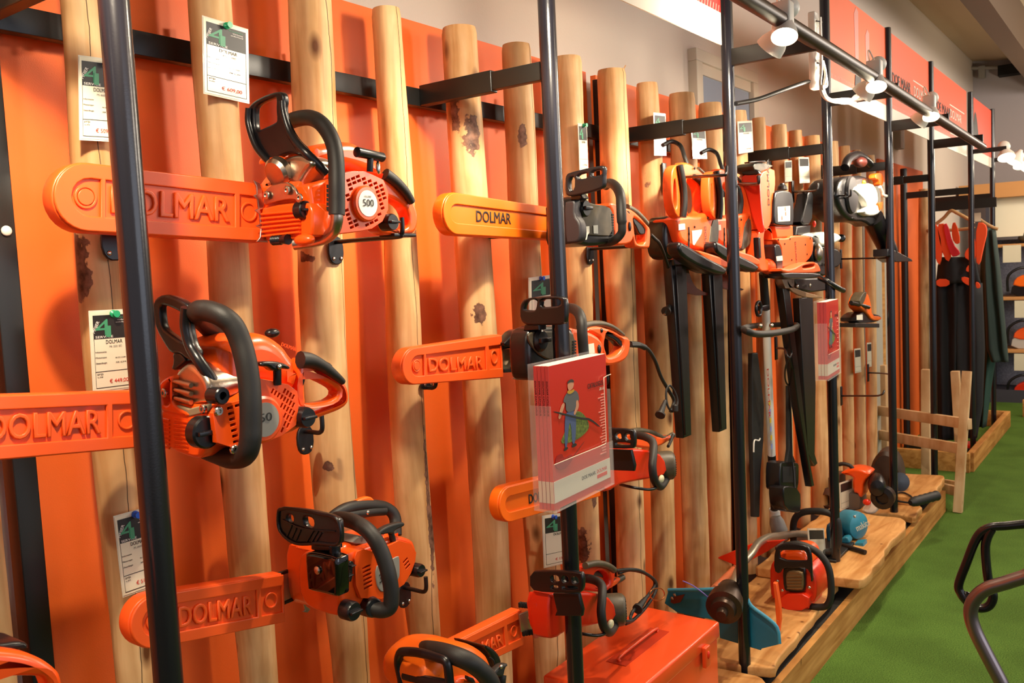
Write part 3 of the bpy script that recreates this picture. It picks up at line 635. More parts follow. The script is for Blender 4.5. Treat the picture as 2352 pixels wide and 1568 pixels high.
tube('guard_arm',[at(325,170,x=FX+.008),at(320,330,x=FX+.01),at(360,500,x=FX+.012),at(430,620,x=FX+.012),at(520,750,x=FX+.02),at(590,860,x=FX+.03),at(622,925,x=FX+.035)],lambda t:.0075+.0022*t,M['black'],s,seg=12)
c=at(622,928,y=1.075); lathe('pivot_eye',c+Vector((0,.02,0)),c-Vector((0,1,0)),[(0,.0125),(.024,.0125),(.026,.011),(.026,.006),(.014,.005),(.014,0)],M['black'],hg,20)
plate('guard_latch',[(205,560),(260,550),(330,620),(290,660),(230,715),(195,700),(215,640)],'x',FX+.015,.02,M['black'],hg,bev=.003,sm=1)
tube('front_handle',[(590,420,1.24),(540,360,1.22),(475,290,1.19),(420,235,1.155),(440,200,1.125),(530,205,1.105),(640,250,1.085),(730,330,1.075),(795,470,1.068),(840,640,1.06),(868,820,1.055),(880,1000,1.052),(882,1180,1.052),(878,1300,1.053),(855,1400,1.06),(800,1455,1.08),(700,1460,1.11),(600,1425,1.14),(510,1390,1.165)],.0158,M['rubber'],s,seg=18,n=8)
p=at(985,650,y=1.075); q=at(1205,690,y=1.075)
h=plate('starter_grip',[(960,650),(1000,630),(1100,632),(1180,650),(1225,680),(1220,705),(1160,690),(1130,720),(1080,715),(1040,680),(975,675)],'y',1.066,.018,M['black'],s,bev=.004,sm=1)
tube('grip_stem',[at(1107,700,y=1.074),at(1108,760,y=1.075),at(1108,830,y=1.077)],.0065,M['black'],h)
blob('grip_rivet',at(1128,678,y=1.064),(.004,.002,.004),M['chrome'],h)
rh=plate('rear_handle',[(1290,600),(1400,610),(1530,670),(1640,760),(1710,830),(1735,920),(1725,1000),(1660,1050),(1500,1110),(1380,1150),(1300,1100)],'y',1.125,.032,M['ogloss'],s,bev=.008,sm=2,holes=[[(1310,800),(1360,755),(1450,780),(1560,830),(1640,880),(1635,930),(1560,975),(1380,1000),(1320,960)]],hsm=1,res=3)
tube('handle_grip',[(1305,620,1.122),(1400,628,1.12),(1500,675,1.118),(1600,750,1.118),(1670,810,1.122)],lambda t:.0145-.009*t,M['rubber'],rh)
plate('throttle_lock',[(1380,605),(1500,615),(1590,660),(1580,700),(1500,680)],'y',1.14,.012,M['black'],rh,bev=.003,sm=1)
plate('trigger',[(1305,750),(1360,755),(1345,830),(1310,880)],'y',1.135,.012,M['black'],rh,bev=.003,sm=1)
blob('top_knob',at(1065,390,y=1.2),(.014,.01,.008),M['black'],s)
text('lettering','DOLMAR',at(1140,500,y=1.103),(1,0,-.4),(.4,0,1),.006,M['ogloss'],s,d=.001,width=.03)
crop(0,0,1)
guard(s,[(-190,912),(335,896),(335,1028),(-190,1075)],1.225,M['oplast'],T=(.24,.80),C=(.83,1.2),D=(.075,.2))
hook(697,990,741,'black hook with a rubber sleeve under the middle left chainsaw')
# ---- top-handle chainsaw (third row)
crop(620,1130,5.058)
s=thing('chainsaw','small orange top-handle chainsaw with glossy black front cover, lower left of the wall','chainsaw',at(900,1400,y=1.2),CS)
yb=1.10
FX=at(812,1100,y=yb).x
plate('engine_housing',[(820,760),(940,700),(985,690),(1050,650),(1320,560),(1460,510),(1560,520),(1660,560),(1690,620),(1715,720),(1700,790),(1640,830),(1640,960),(1600,1050),(1480,1140),(1300,1250),(1060,1290),(1000,1440),(870,1440),(830,1200)],'y',yb,.14,M['ogloss'],s,bev=.006,sm=1)
plate('front_case',[(330,750),(410,690),(480,690),(800,740),(815,800),(815,1200),(812,1440),(740,1440),(460,1360),(350,1230),(320,1000)],'x',FX-.002,.06,M['ogloss'],s,bev=.006,sm=1)
plate('front_cover',[(395,720),(440,700),(540,710),(760,765),(775,800),(785,1190),(770,1225),(640,1190),(440,1145),(430,1120)],'x',FX-.026,.03,mat('gloss_black_cover','080607',.05,coat=.6),s,bev=.006,sm=1,res=4)
c=at(555,905,x=FX-.027); lathe('cover_screw',c,c-Vector((1,0,0)),[(0,.007),(.002,.007),(.004,.004),(.004,0)],M['chrome'],s,16)
plate('deck',[(835,690),(870,610),(1060,560),(1280,470),(1560,515),(1400,560),(1050,660),(830,770),(700,740)],'y',1.12,.10,M['ogloss'],s,bev=.01,sm=2)
plate('intake_plate',[(940,600),(1000,530),(1080,500),(1180,560),(1140,610)],'y',1.115,.05,M['grey'],s,bev=.002,sm=1)
ru=uv([(1055,815),(1200,790),(1225,1190),(1110,1190),(1060,1100)],yb-.010); sl=slots(ru,.03,.020,.0037,.003,.0034)
ru=uv([(1530,690),(1640,680),(1640,930),(1540,1010)],yb-.010); sl+=slots(ru,.42,.013,.0036,.003,.0034)
st=plate('starter_cover',uv([(985,760),(1010,690),(1090,660),(1200,690),(1420,600),(1500,560),(1640,600),(1700,700),(1690,800),(1640,940),(1560,1070),(1400,1180),(1300,1240),(1060,1230),(1000,1080)],yb-.010),'y',yb-.010,.008,M['ogloss'],s,bev=.0004,holes=sl,world=True)
plate('vent_backing',uv([(1040,780),(1220,760),(1400,640),(1640,650),(1650,950),(1520,1080),(1240,1210),(1080,1200)],yb-.0022),'y',yb-.0022,.001,M['dark'],st,bev=.0002,world=True)
plate('label_plate',[(1230,870),(1300,830),(1400,790),(1480,745),(1505,745),(1510,900),(1505,1000),(1440,1090),(1340,1160),(1280,1150),(1240,1060)],'y',yb-.012,.004,M['grey'],st,bev=.001,sm=1)
text('number','3410',at(1275,1060,y=yb-.0125),(1,0,.18),(0,0,1),.016,M['black_ink'],st,d=.0003,width=.038)
cap(928,1372,1.085,.0165,s,.012); cap(1695,900,1.095,.0125,s,.014)
for c,r in (((925,845),.007),((890,960),.009)): cap(*c,1.088,r,s,.004,'adjuster_knob')
plate('choke_lever',[(890,830),(950,815),(970,850),(960,1040),(910,1045),(880,1000),(930,900)],'y',1.093,.006,M['black'],s,bev=.002,sm=1)
# top handle
tube('top_handle',[(690,300,1.19),(780,240,1.19),(880,195,1.19),(1000,165,1.19),(1120,155,1.19),(1240,160,1.19),(1340,180,1.19),(1420,235,1.185),(1455,310,1.18),(1460,400,1.175),(1462,500,1.17)],lambda t:.0115 if t>.2 else .008+.017*t,M['rubber'],s,seg=14)
tube('handle_belly',[(830,280,1.185),(950,265,1.185),(1080,245,1.185),(1200,225,1.185),(1330,215,1.185)],.009,M['rubber'],s,seg=12)
plate('throttle_lock',[(990,130),(1020,95),(1110,55),(1170,50),(1210,80),(1225,120),(1100,125)],'y',1.185,.012,M['gorange'],s,bev=.003,sm=1,label='bright orange throttle lock')
blob('handle_screw',at(1140,235,y=1.165),(.004,.002,.004),M['chrome'],s)
tube('front_handle',[(700,330,1.215),(780,310,1.18),(900,320,1.15),(1030,370,1.12),(1140,450,1.095),(1220,550,1.08),(1290,680,1.07),(1345,830,1.062),(1380,960,1.057),(1405,1100,1.055),(1412,1220,1.055),(1400,1320,1.057),(1340,1365,1.065),(1250,1365,1.078),(1170,1340,1.09)],.0135,M['rubber'],s,seg=18,n=8)
c=at(1120,1310,y=1.10); lathe('handle_socket',at(1085,1295,y=1.115),at(1210,1345,y=1.08),[(0,.019),(.02,.0185),(.036,.0165),(.038,.0145)],M['black'],s,20)
hg=plate('hand_guard',[(90,300),(100,220),(140,188),(230,185),(400,205),(560,235),(700,270),(780,310),(805,360),(810,590),(790,610),(740,615),(560,600),(420,590),(280,600),(190,520),(110,450),(88,380)],'x',FX-.03,.012,M['black'],s,bev=.003,sm=1,holes=[[(195,260),(240,260),(270,290),(265,350),(220,360),(190,330)],[(385,285),(440,285),(500,310),(510,380),(480,425),(400,400)]],hsm=1)
for i,(a,b) in enumerate((((200,510),(255,380)),((255,535),(305,420)),((305,560),(355,440)),((430,575),(510,440)),((480,590),(560,450)),((520,600),(600,470)))):
    tube('guard_rib',[at(*a,x=FX-.031),at(*b,x=FX-.031)],.0012,M['black'],hg,seg=6)
tube('guard_rib',[at(150,320,x=FX-.031),at(400,420,x=FX-.031),at(760,455,x=FX-.031)],.0014,M['black'],hg,seg=6)
tube('guard_rim',[at(100,230,x=FX-.031),at(140,195,x=FX-.031),at(230,190,x=FX-.031),at(560,245,x=FX-.031),at(780,320,x=FX-.031),at(800,590,x=FX-.031),at(560,592,x=FX-.031),at(290,590,x=FX-.031),at(115,440,x=FX-.031)],.003,M['black'],hg,seg=8,closed=True)
plate('guard_mount',[(470,600),(690,620),(700,690),(560,700),(470,670)],'x',FX-.015,.03,M['black'],s,bev=.004)
c=at(755,700,x=FX-.004); lathe('chain_catch',c,c+Vector((0,0,1)),[(0,.010),(.012,.010),(.012,.005),(.022,.005)],M['black'],s)
h=plate('starter_grip',[(1262,490),(1290,440),(1400,380),(1540,345),(1575,365),(1560,400),(1460,440),(1440,490),(1380,480),(1290,500)],'y',1.09,.014,M['rubber'],s,bev=.003,sm=1)
tube('grip_stem',[at(1405,470,y=1.097),at(1425,540,y=1.098),at(1435,610,y=1.1)],.0055,M['rubber'],h)
lathe('spring_bolt',at(1315,560,y=1.12),at(1310,470,y=1.12),[(0,.005),(.004,.005),(.004,.002),(.02,.002)],M['chrome'],s)
sp=plate('spike_bar',[(260,765),(320,745),(345,800),(330,860),(350,960),(310,990),(350,1000),(300,1080),(350,1080),(360,1180),(420,1320),(475,1360),(440,1400),(380,1390),(410,1370),(400,1310),(330,1180),(325,1000),(310,860)],'y',1.222,.004,M['alu'],s,bev=.001)
br=plate('guide_bar',[(100,980),(350,880),(370,1170),(100,1300)],'y',1.235,.005,mat('dull_bar_steel','b7ad9c',.35,.9),s,bev=.0008)
for a,b in (((100,950),(350,868)),((100,1310),(350,1205))):
    p=at(*a,y=1.237); q=at(*b,y=1.237)
    for i in range(9):
        c=p.lerp(q,(i+.5)/9); box('chain_link',c.x-.0038,c.x+.0038,c.y-.003,c.y+.003,c.z-.003,c.z+.003,M['rail'],br,.001)
crop(0,0,1)
guard(s,[(298,1375),(652,1318),(656,1430),(300,1502)],1.222,M['oplast'],T=(.26,.80),C=(.83,.97),D=(.07,.22))
hook(925,1348,979,'black hook below the top-handle chainsaw, its prong left of the tall log')
hook(330,1400,340,'black hook behind the guard tip of the top-handle chainsaw',up=.006,plate_dz=(-.02,.03))
# ---- electric chainsaw with black motor cover, upper middle
def cable(name,pts,r,par=None,m=None,**k): return tube(name,pts,r,m or M['rubber'],par,seg=8,n=6,**k)
crop(1280,370,6.271)
s=thing('chainsaw','electric chainsaw with dusty black cover and light orange black-lettered guard, upper middle','chainsaw',at(700,1200,y=1.2),CS)
yb=1.12; olive=mat('dusty_black_plastic','4b4130',.45,noise_amt=.25,nscale=60)
plate('motor_cover',[(190,570),(330,480),(480,600),(770,650),(820,760),(830,1060),(820,1180),(500,1230),(300,1190),(200,1190),(210,850)],'y',yb,.075,M['black'],s,bev=.008,sm=1)
plate('cover_face',[(330,500),(440,570),(480,610),(760,650),(780,760),(800,1080),(600,1075),(340,1050),(330,860),(250,770),(210,640)],'y',yb-.006,.006,olive,s,bev=.002,sm=1)
FXa=at(195,1000,y=yb).x
plate('front_case',[(85,600),(180,555),(260,560),(250,780),(330,880),(345,1060),(310,1170),(160,1190),(110,1190)],'x',FXa,.03,mat('charcoal_plastic','2a2629',.5),s,bev=.006,sm=1)
for i in range(9):
    a=at(790,775+i*37,y=yb-.002); box('vent_slot',a.x-.005,a.x+.004,a.y-.003,a.y,a.z-.0022,a.z+.0022,M['dark'],s)
a=at(365,680,y=yb-.008); lathe('tension_knob',a+Vector((0,.01,0)),a-Vector((0,1,0)),[(0,.021),(.018,.021),(.022,.018),(.022,0)],M['black'],s)
box('knob_grip',a.x-.016,a.x+.016,a.y-.020,a.y-.012,a.z-.004,a.z+.004,M['black'],s,.001)
plate('warning_label',[(520,925),(585,920),(590,1045),(525,1040)],'y',yb-.008,.001,M['ivory'],s,bev=.0001)
plate('chain_icon',[(412,940),(462,935),(465,1030),(440,1060),(425,1130),(375,1135),(372,1090),(420,1050)],'y',yb-.008,.001,M['ivory'],s,bev=.0001)
plate('main_housing',[(740,600),(850,600),(1000,700),(1090,790),(1100,900),(1110,1100),(1050,1200),(830,1215),(820,760)],'y',yb+.02,.10,M['oplast'],s,bev=.006,sm=1)
plate('rear_handle',[(985,690),(1010,670),(1100,710),(1200,800),(1290,910),(1335,950),(1350,1020),(1340,1240),(1310,1260),(1140,1245),(1110,1200),(1090,1080),(1000,1060)],'y',yb+.035,.035,M['oplast'],s,bev=.006,sm=1,holes=[[(1095,800),(1160,840),(1290,960),(1290,1050),(1280,1190),(1170,1200),(1130,1130),(1110,950)]],hsm=1)
plate('trigger',[(1100,800),(1170,850),(1280,960),(1285,1040),(1220,1065),(1180,1040),(1150,960),(1100,880)],'y',yb+.04,.02,M['black'],s,bev=.003,sm=1)
tube('handle_grip',[(1000,668,yb+.05),(1100,720,yb+.05),(1200,810,yb+.05),(1280,900,yb+.05)],.010,olive,s)
blob('side_button',at(1047,938,y=yb+.018),(.006,.003,.013),M['black'],s); blob('lock_button',at(1018,745,y=yb+.03),(.005,.005,.005),M['black'],s)
tube('front_handle',[(700,350,1.22),(740,320,1.19),(800,330,1.15),(860,385,1.115),(905,480,1.09),(918,600,1.08),(925,780,1.075),(935,960,1.075),(920,1040,1.08),(850,1120,1.095),(760,1165,1.12),(600,1180,1.15)],lambda t:.0125 if t<.6 else .0105,M['rubber'],s,seg=16,n=8)
plate('hand_guard',[(105,270),(120,200),(160,165),(400,105),(600,65),(660,65),(680,100),(670,200),(672,340),(650,385),(500,440),(260,500),(160,505),(110,470)],'x',FXa-.01,.016,M['black'],s,bev=.004,sm=1,holes=[[(165,240),(245,215),(240,415),(165,425)],[(275,200),(440,160),(435,240),(300,262)],[(480,150),(640,115),(640,195),(490,225)]])
plate('guard_mount',[(190,500),(330,470),(370,530),(300,560),(190,560)],'x',FXa,.03,M['black'],s,bev=.003)
cable('power_cord',[(1345,1060,1.17),(1400,1115,1.17),(1465,1180,1.18),(1530,1330,1.2),(1590,1500,1.22),(1640,1620,1.23)],.0055,s)
crop(0,0,1)
cable('power_cord',[(1541,628,1.23),(1551,640,1.23),(1560,655,1.23),(1556,690,1.23),(1535,705,1.23)],.005,s)
tube('cord_loop',[(1548,665,1.23),(1560,655,1.225),(1570,670,1.22),(1566,690,1.22),(1556,697,1.22),(1546,685,1.23)],.0035,M['rubber'],s,closed=True,seg=6)
lathe('plug',at(1538,700,y=1.23),at(1520,733,y=1.22),[(0,.006),(.02,.009),(.035,.011),(.036,.015),(.042,.015)],M['rubber'],s)
_p0=at(1538,700,y=1.23); _d=(at(1520,733,y=1.22)-_p0).normalized()
for dx in (-.004,.004): 
    p=_p0+_d*.038+Vector((dx,0,0)); tube('plug_pin',[p,p+_d*.02],.0022,M['chrome'],s,seg=6)
guard(s,[(1017,436),(1298,480),(1298,552),(1020,538)],1.245,M['gorange'],style=1,T=(.70,1),ltx=(.245,.52),tw=(.36,.27),ink=M['black_ink'])
hook(1352,572,1452,'black hook under the body of the electric chainsaw, upper middle')
hook(1128,545,1163,'black hook holding the light orange guard, left of the second round post',up=.028,plate_dz=(-.004,.02))
# ---- electric chainsaw, black front, second row middle
crop(1140,660,6.532)
s=thing('chainsaw','electric chainsaw with glossy black front and orange handle, just above the catalogue stand','chainsaw',at(1000,1350,y=1.2),CS)
yb=1.12
plate('motor_cover',[(480,720),(520,620),(660,565),(1080,600),(1180,640),(1200,1200),(900,1390),(640,1400),(520,1385),(490,1250),(470,900)],'y',yb,.055,M['black'],s,bev=.012,sm=1,res=4)
plate('cover_face',[(480,690),(600,650),(1080,660),(1180,700),(1190,1050),(900,1100),(700,1060),(560,920),(490,800)],'y',yb-.005,.006,olive,s,bev=.003,sm=1)
a=at(640,790,y=yb-.004); lathe('tension_knob',a+Vector((0,.01,0)),a-Vector((0,1,0)),[(0,.026),(.016,.026),(.022,.02),(.022,0)],M['black'],s)
box('knob_grip',a.x-.02,a.x+.02,a.y-.021,a.y-.012,a.z-.005,a.z+.005,M['black'],s,.001)
for i in range(6):
    a=at(1160,810+i*42,y=yb-.003); box('vent_slot',a.x-.009,a.x+.004,a.y-.005,a.y,a.z-.0022,a.z+.0022,M['dark'],s)
plate('main_housing',[(1080,590),(1350,650),(1450,680),(1580,770),(1620,900),(1620,1050),(1540,1150),(1180,1150)],'y',yb+.02,.10,M['oplast'],s,bev=.01,sm=1)
plate('rating_label',[(1365,855),(1465,835),(1480,985),(1375,990)],'y',yb+.0185,.001,M['ivory'],s,bev=.0001)
blob('side_button',at(1545,925,y=yb+.018),(.007,.004,.012),M['black'],s); blob('lock_button',at(1575,645,y=yb+.03),(.005,.005,.006),M['black'],s)
plate('rear_handle',[(1350,650),(1430,590),(1560,580),(1750,640),(1900,730),(1980,740),(2020,800),(2010,940),(1970,1060),(1880,1130),(1700,1180),(1630,1150),(1640,1050),(1590,900),(1590,760),(1480,700)],'y',yb+.03,.034,M['oplast'],s,bev=.007,sm=1,holes=[[(1660,680),(1750,690),(1900,790),(1920,880),(1870,960),(1820,1010),(1700,1050),(1650,1010),(1620,860)]],hsm=1)
plate('trigger',[(1650,655),(1740,680),(1880,780),(1920,860),(1900,885),(1860,880),(1790,790),(1670,740)],'y',yb+.035,.022,M['black'],s,bev=.003,sm=1)
tube('handle_grip',[(1250,600,yb+.045),(1360,565,yb+.045),(1480,545,yb+.045),(1620,555,yb+.045),(1760,610,yb+.045),(1900,715,yb+.045)],lambda t:.0105-.004*t,olive,s)
tube('front_handle',[(1040,330,1.2),(1110,310,1.165),(1190,340,1.13),(1250,410,1.10),(1280,520,1.085),(1290,700,1.08),(1305,900,1.08),(1315,1050,1.08),(1310,1250,1.085)],.0125,M['rubber'],s,seg=16,n=8)
FXa=at(475,1000,y=yb).x
plate('hand_guard',[(345,300),(370,220),(420,170),(600,140),(800,130),(1000,140),(1040,200),(1040,500),(1000,560),(800,565),(560,570),(420,560),(350,480)],'x',FXa+.01,.016,M['black'],s,bev=.004,sm=1,holes=[[(410,290),(450,210),(500,185),(610,180),(590,320),(560,350),(410,340)],[(670,185),(800,175),(960,180),(960,270),(800,290),(660,300)]])
plate('guard_mount',[(420,560),(640,560),(640,640),(400,650)],'x',FXa+.012,.03,M['black'],s,bev=.003)
plate('spike_bar',[(220,710),(290,700),(300,760),(285,830),(280,1000),(310,1180),(345,1330),(360,1370),(330,1390),(250,1365),(290,1340),(265,1230),(235,1160),(255,1100),(230,960),(235,850),(185,780),(230,790)],'y',1.235,.005,M['alu'],s,bev=.001)
br=plate('guide_bar',[(70,930),(260,915),(280,1210),(80,1225)],'y',1.245,.005,mat('dull_bar_steel','b7ad9c',.35,.9),s,bev=.0008)
for a,b in (((60,905),(220,885)),((110,1250),(270,1240))):
    p=at(*a,y=1.245); q=at(*b,y=1.245)
    for i in range(7):
        c=p.lerp(q,(i+.5)/7); box('chain_link',c.x-.0038,c.x+.0038,c.y-.004,c.y+.004,c.z-.004,c.z+.004,M['dark'],br,.001)
plate('sprocket_cover',[(100,860),(190,760),(300,640),(420,620),(330,760),(230,900)],'y',1.22,.03,M['black'],s,bev=.003,sm=1)
cable('power_cord',[(2010,850,1.17),(2130,860,1.165),(2230,900,1.16)],.0085,s)
crop(0,0,1)
cable('power_cord',[(1450,793,1.165),(1482,797,1.16),(1503,825,1.17),(1518,865,1.18),(1535,895,1.19),(1548,920,1.19),(1540,945,1.19)],.0055,s)
tube('cord_loop',[(1538,885,1.18),(1550,900,1.175),(1556,925,1.17),(1545,945,1.17),(1533,930,1.18),(1530,900,1.185)],.0035,M['rubber'],s,closed=True,seg=6)
lathe('plug',at(1528,920,y=1.18),at(1508,975,y=1.17),[(0,.005),(.03,.008),(.055,.010),(.056,.015),(.062,.015)],M['rubber'],s)
lathe('cord_clip',at(1551,928,y=1.16),at(1551,955,y=1.16),[(0,.004),(.004,.009),(.02,.009),(.024,.004)],M['rubber'],s)
guard(s,[(924,802),(1153,768),(1157,868),(925,886)],1.232,M['oplast'],T=(.215,.815),C=(.85,.97))
hook(1375,882,1396,'black hook right of the catalogue stand',yl=1.335,up=.03)
hook(978,890,1002,'black hook holding the guard tip of the middle-row electric chainsaw',up=.028,plate_dz=(-.004,.02))
# ---- red electric chainsaw (third row, behind the catalogue stand)
def red_saw(lab,T,y,cordpts,gq,gkw,hookpts):
    """T maps drawing coordinates (crop 850,880 s2.2788 of the upper of the two) to this saw"""
    s=thing('chainsaw',lab,'chainsaw',at(*T(1400,560),y=y+.08),CS)
    q=lambda L:[T(*p) for p in L]
    FXa=at(*T(1260,420),y=y).x
    plate('engine_housing',q([(1215,350),(1250,340),(1460,345),(1540,380),(1560,480),(1465,500),(1320,525),(1285,545),(1250,565),(1215,560)]),'y',y,.05,M['red'],s,bev=.006,sm=1)
    plate('chain_cover',q([(1150,345),(1230,340),(1290,470),(1300,530),(1250,568),(1180,560)]),'y',y+.03,.03,M['red'],s,bev=.004,sm=1)
    c0=at(*T(1490,420),y=y+.045); c1=at(*T(1560,440),y=y+.02); ax=Vector((1,-.45,0)).normalized()
    c=at(*T(1530,430),y=y+.03); ax=Vector((.55,-.83,0))
    lathe('motor_cap',c-ax*.03,c+ax,[(0,.040),(.045,.042),(.058,.040),(.064,.034),(.064,0)],olive,s,32)
    for i in range(9):
        w=.030*math.sqrt(max(0,1-((i-4)/4.6)**2)); o=c+ax*.0355+Vector((0,0,(i-4)*.0066)); sd=Vector((.83,.55,0))
        tube('grille_bar',[o-sd*w,o,o+sd*w],.0016,M['rubber'],s,seg=6,n=1)
    tube('front_handle',[V3(T(*p[:2])+(p[2],)) for p in ((1290,275,y+.13),(1370,270,y+.08),(1440,280,y+.03),(1480,310,y),(1482,370,y-.02),(1478,440,y-.03),(1490,510,y-.03),(1520,540,y-.02),(1550,500,y+.02))],.011,M['rubber'],s,seg=14,n=8)
    plate('rear_housing',q([(1300,300),(1330,270),(1420,250),(1470,260),(1520,285),(1560,280),(1580,270),(1570,300),(1520,330),(1440,345)]),'y',y+.08,.03,M['oplast'],s,bev=.006,sm=1)
    tube('handle_grip',[V3(T(*p)+(y+.09,)) for p in ((1330,262),(1400,248),(1480,262),(1540,290),(1585,270))],.009,olive,s)
    ho=[[(1225,255),(1260,255),(1270,290),(1230,290)],[(1280,258),(1310,260),(1315,295),(1285,292)],[(1330,262),(1360,265),(1365,300),(1335,298)]] 
    plate('hand_guard',q([(1120,235),(1200,232),(1370,240),(1385,260),(1385,330),(1370,345),(1200,340),(1120,325)]),'x',FXa-.045,.014,M['black'],s,bev=.003,sm=1,holes=[q(h) for h in ho]+[q([(1225,305),(1260,305),(1262,322),(1228,322)]),q([(1280,308),(1360,312),(1360,326),(1285,326)])])
    plate('guard_base',q([(1235,345),(1365,350),(1385,430),(1380,460),(1245,455),(1255,430)]),'x',FXa-.03,.012,M['black'],s,bev=.003)
    tube('base_loop',[V3(T(*p[:2])+(p[2],)) for p in ((1310,530,y+.05),(1380,545,y),(1470,555,y-.03),(1530,530,y-.02))],.004,M['black'],s)
    blob('lamp_window',at(*T(1525,500),y=y-.03),(.013,.006,.011),mat('clear_window','d9cfa8',.1),s)
    tube('hang_loop',[V3(T(*p[:2])+(p[2],)) for p in cordpts],.0048,M['rubber'],s,seg=8)
    crop(0,0,1)
    if gq: guard(s,gq,y+.115,gkw[0],**gkw[1])
    return s
crop(850,880,2.2788)
T1=lambda x,y:(x,y)
s=red_saw('red electric chainsaw with a round black motor end, directly right of the front catalogue stand',T1,1.12,((1585,270,1.19),(1575,300,1.18),(1560,330,1.17)),[(1145,1122),(1380,1065),(1380,1140),(1150,1206)],(M['gorange'],dict(style=1,T=(.72,1),ltx=(.27,.5),tw=(.36,.27),ink=M['black_ink'])),None)
hook(1158,1180,1208,'black hook holding the light orange guard below the catalogue stand',up=.028,plate_dz=(-.01,.05))
crop(850,880,2.2788)
def T2(x,y): return (x-272+(x-1400)*.05, y+756+(y-400)*.06+ (1400-x)*.02)
s=red_saw('red electric chainsaw with a round black motor end, hanging just above the orange metal toolbox',T2,1.10,((1565,250,1.19),(1620,235,1.18),(1690,250,1.17),(1745,290,1.17),(1750,340,1.17),(1700,420,1.16),(1640,480,1.15),(1600,500,1.15)),[(1008,1495),(1198,1400),(1204,1482),(1020,1568)],(M['oplast'],dict(C=(.80,.96),T=(.2,.76),D=(.07,.17))),None)
crop(1150,1268,3.92)
br=plate('guide_bar',[(170,560),(270,520),(290,690),(190,720)],'y',1.21,.005,mat('dull_bar_steel','b7ad9c',.35,.9),s,bev=.0008)
for a,b in (((165,470),(260,480)),((200,730),(300,715))):
    p=at(*a,y=1.21); q=at(*b,y=1.21)
    for i in range(4): c=p.lerp(q,(i+.5)/4); box('chain_link',c.x-.005,c.x+.005,c.y-.003,c.y+.003,c.z-.006,c.z+.006,M['dark'],br,.001)
plate('spike_bar',[(255,455),(290,450),(300,560),(330,700),(345,770),(310,775),(300,700),(260,600),(270,520)],'y',1.195,.005,mat('worn_red_metal','b04a38',.5),s,bev=.001)
plate('rear_handle',[(690,110),(760,130),(900,100),(1030,150),(1040,200),(1020,300),(960,360),(880,360),(700,330)],'y',1.16,.04,M['red'],s,bev=.008,sm=1,holes=[[(870,170),(950,170),(990,230),(980,290),(900,330),(850,280),(840,220)]],hsm=1)
tube('handle_top',[(760,120,1.15),(860,100,1.15),(960,120,1.15),(1020,160,1.15)],.009,olive,s)
cable('power_cord',[(1040,165,1.16),(1150,155,1.16),(1250,165,1.16),(1350,220,1.16),(1390,270,1.16),(1370,330,1.16),(1300,420,1.15),(1200,520,1.14),(1170,580,1.14),(1170,620,1.13),(1090,620,1.12)],.0048,s)
tube('cord_ring',[(1350,350,1.15),(1400,325,1.15),(1450,330,1.15),(1475,380,1.15),(1450,425,1.15),(1390,430,1.15),(1350,400,1.15)],.0018,mat('copper_ring','b0673a',.3,.8),s,closed=True,seg=6)
lathe('plug',at(1300,420,y=1.14),at(1180,580,y=1.13),[(0,.006),(.03,.009),(.045,.009),(.05,.014),(.058,.014)],M['rubber'],s)
# ---- orange petrol saw at the bottom edge
crop(900,1440,7.84)
s=thing('chainsaw','orange petrol chainsaw cut off by the bottom edge, black hand guard loop toward the viewer','chainsaw',at(1200,1400,y=1.1),CS)
yb=1.05
plate('top_cover',[(760,620),(950,420),(1100,330),(1300,310),(1520,330),(1650,390),(1800,500),(1850,600),(1900,760),(1950,1200),(1200,1400),(700,1300),(640,900)],'y',yb,.13,M['gorange'],s,bev=.03,sm=2,res=5)
plate('intake_collar',[(1620,330),(1740,330),(1860,400),(1950,510),(1990,620),(1950,900),(1880,760),(1800,520)],'y',yb+.02,.08,M['black'],s,bev=.006,sm=1)
plate('starter_cover',[(1060,1000),(1250,880),(1500,900),(1800,900),(1900,1050),(1850,1600),(1200,1700)],'y',yb-.01,.03,M['ogloss'],s,bev=.01,sm=1)
tube('front_handle',[(470,560,1.20),(480,440,1.16),(620,400,1.10),(850,430,1.05),(1100,500,1.01),(1350,600,.985),(1550,730,.975),(1700,880,.97),(1790,1020,.968),(1850,1250,.97),(1880,1500,.98)],.0165,M['rubber'],s,seg=18,n=8)
FXa=at(900,900,y=yb).x-.03
tube('hand_guard',[at(x,y,x=FXa) for x,y in ((140,500),(210,440),(500,460),(800,540),(960,600),(1010,720),(1040,1000),(1060,1250),(700,1300),(260,1250),(170,900),(120,650))],.0085,M['black'],s,seg=12,closed=True,n=5)
tube('guard_crossbar',[at(x,y,x=FXa) for x,y in ((230,860),(500,930),(800,990),(1040,1030))],.009,M['black'],s)
h=plate('starter_grip',[(1820,860),(1960,690),(2090,650),(2100,690),(2050,740),(2020,900),(1950,900)],'y',.99,.016,M['rubber'],s,bev=.004,sm=1)
tube('grip_stem',[(1980,860,1.0),(1970,960,1.0),(1960,1100,1.01)],.009,M['rubber'],h); blob('grip_rivet',at(1968,710,y=.988),(.004,.003,.004),M['chrome'],h)
tube('throttle_wire',[(1760,540,1.04),(1830,600,1.035),(1860,700,1.035),(1890,780,1.035)],.0015,M['dark'],s,seg=6)
plate('guard_hinge',[(1380,880),(1480,920),(1520,1000),(1460,1010),(1380,940)],'y',yb-.02,.01,M['rubber'],s,bev=.002)
crop(0,0,1)
hook(1005,1478,1015,'black hook plate on the fourth log above the bottom-edge chainsaw',up=.005,plate_dz=(-.02,.012))
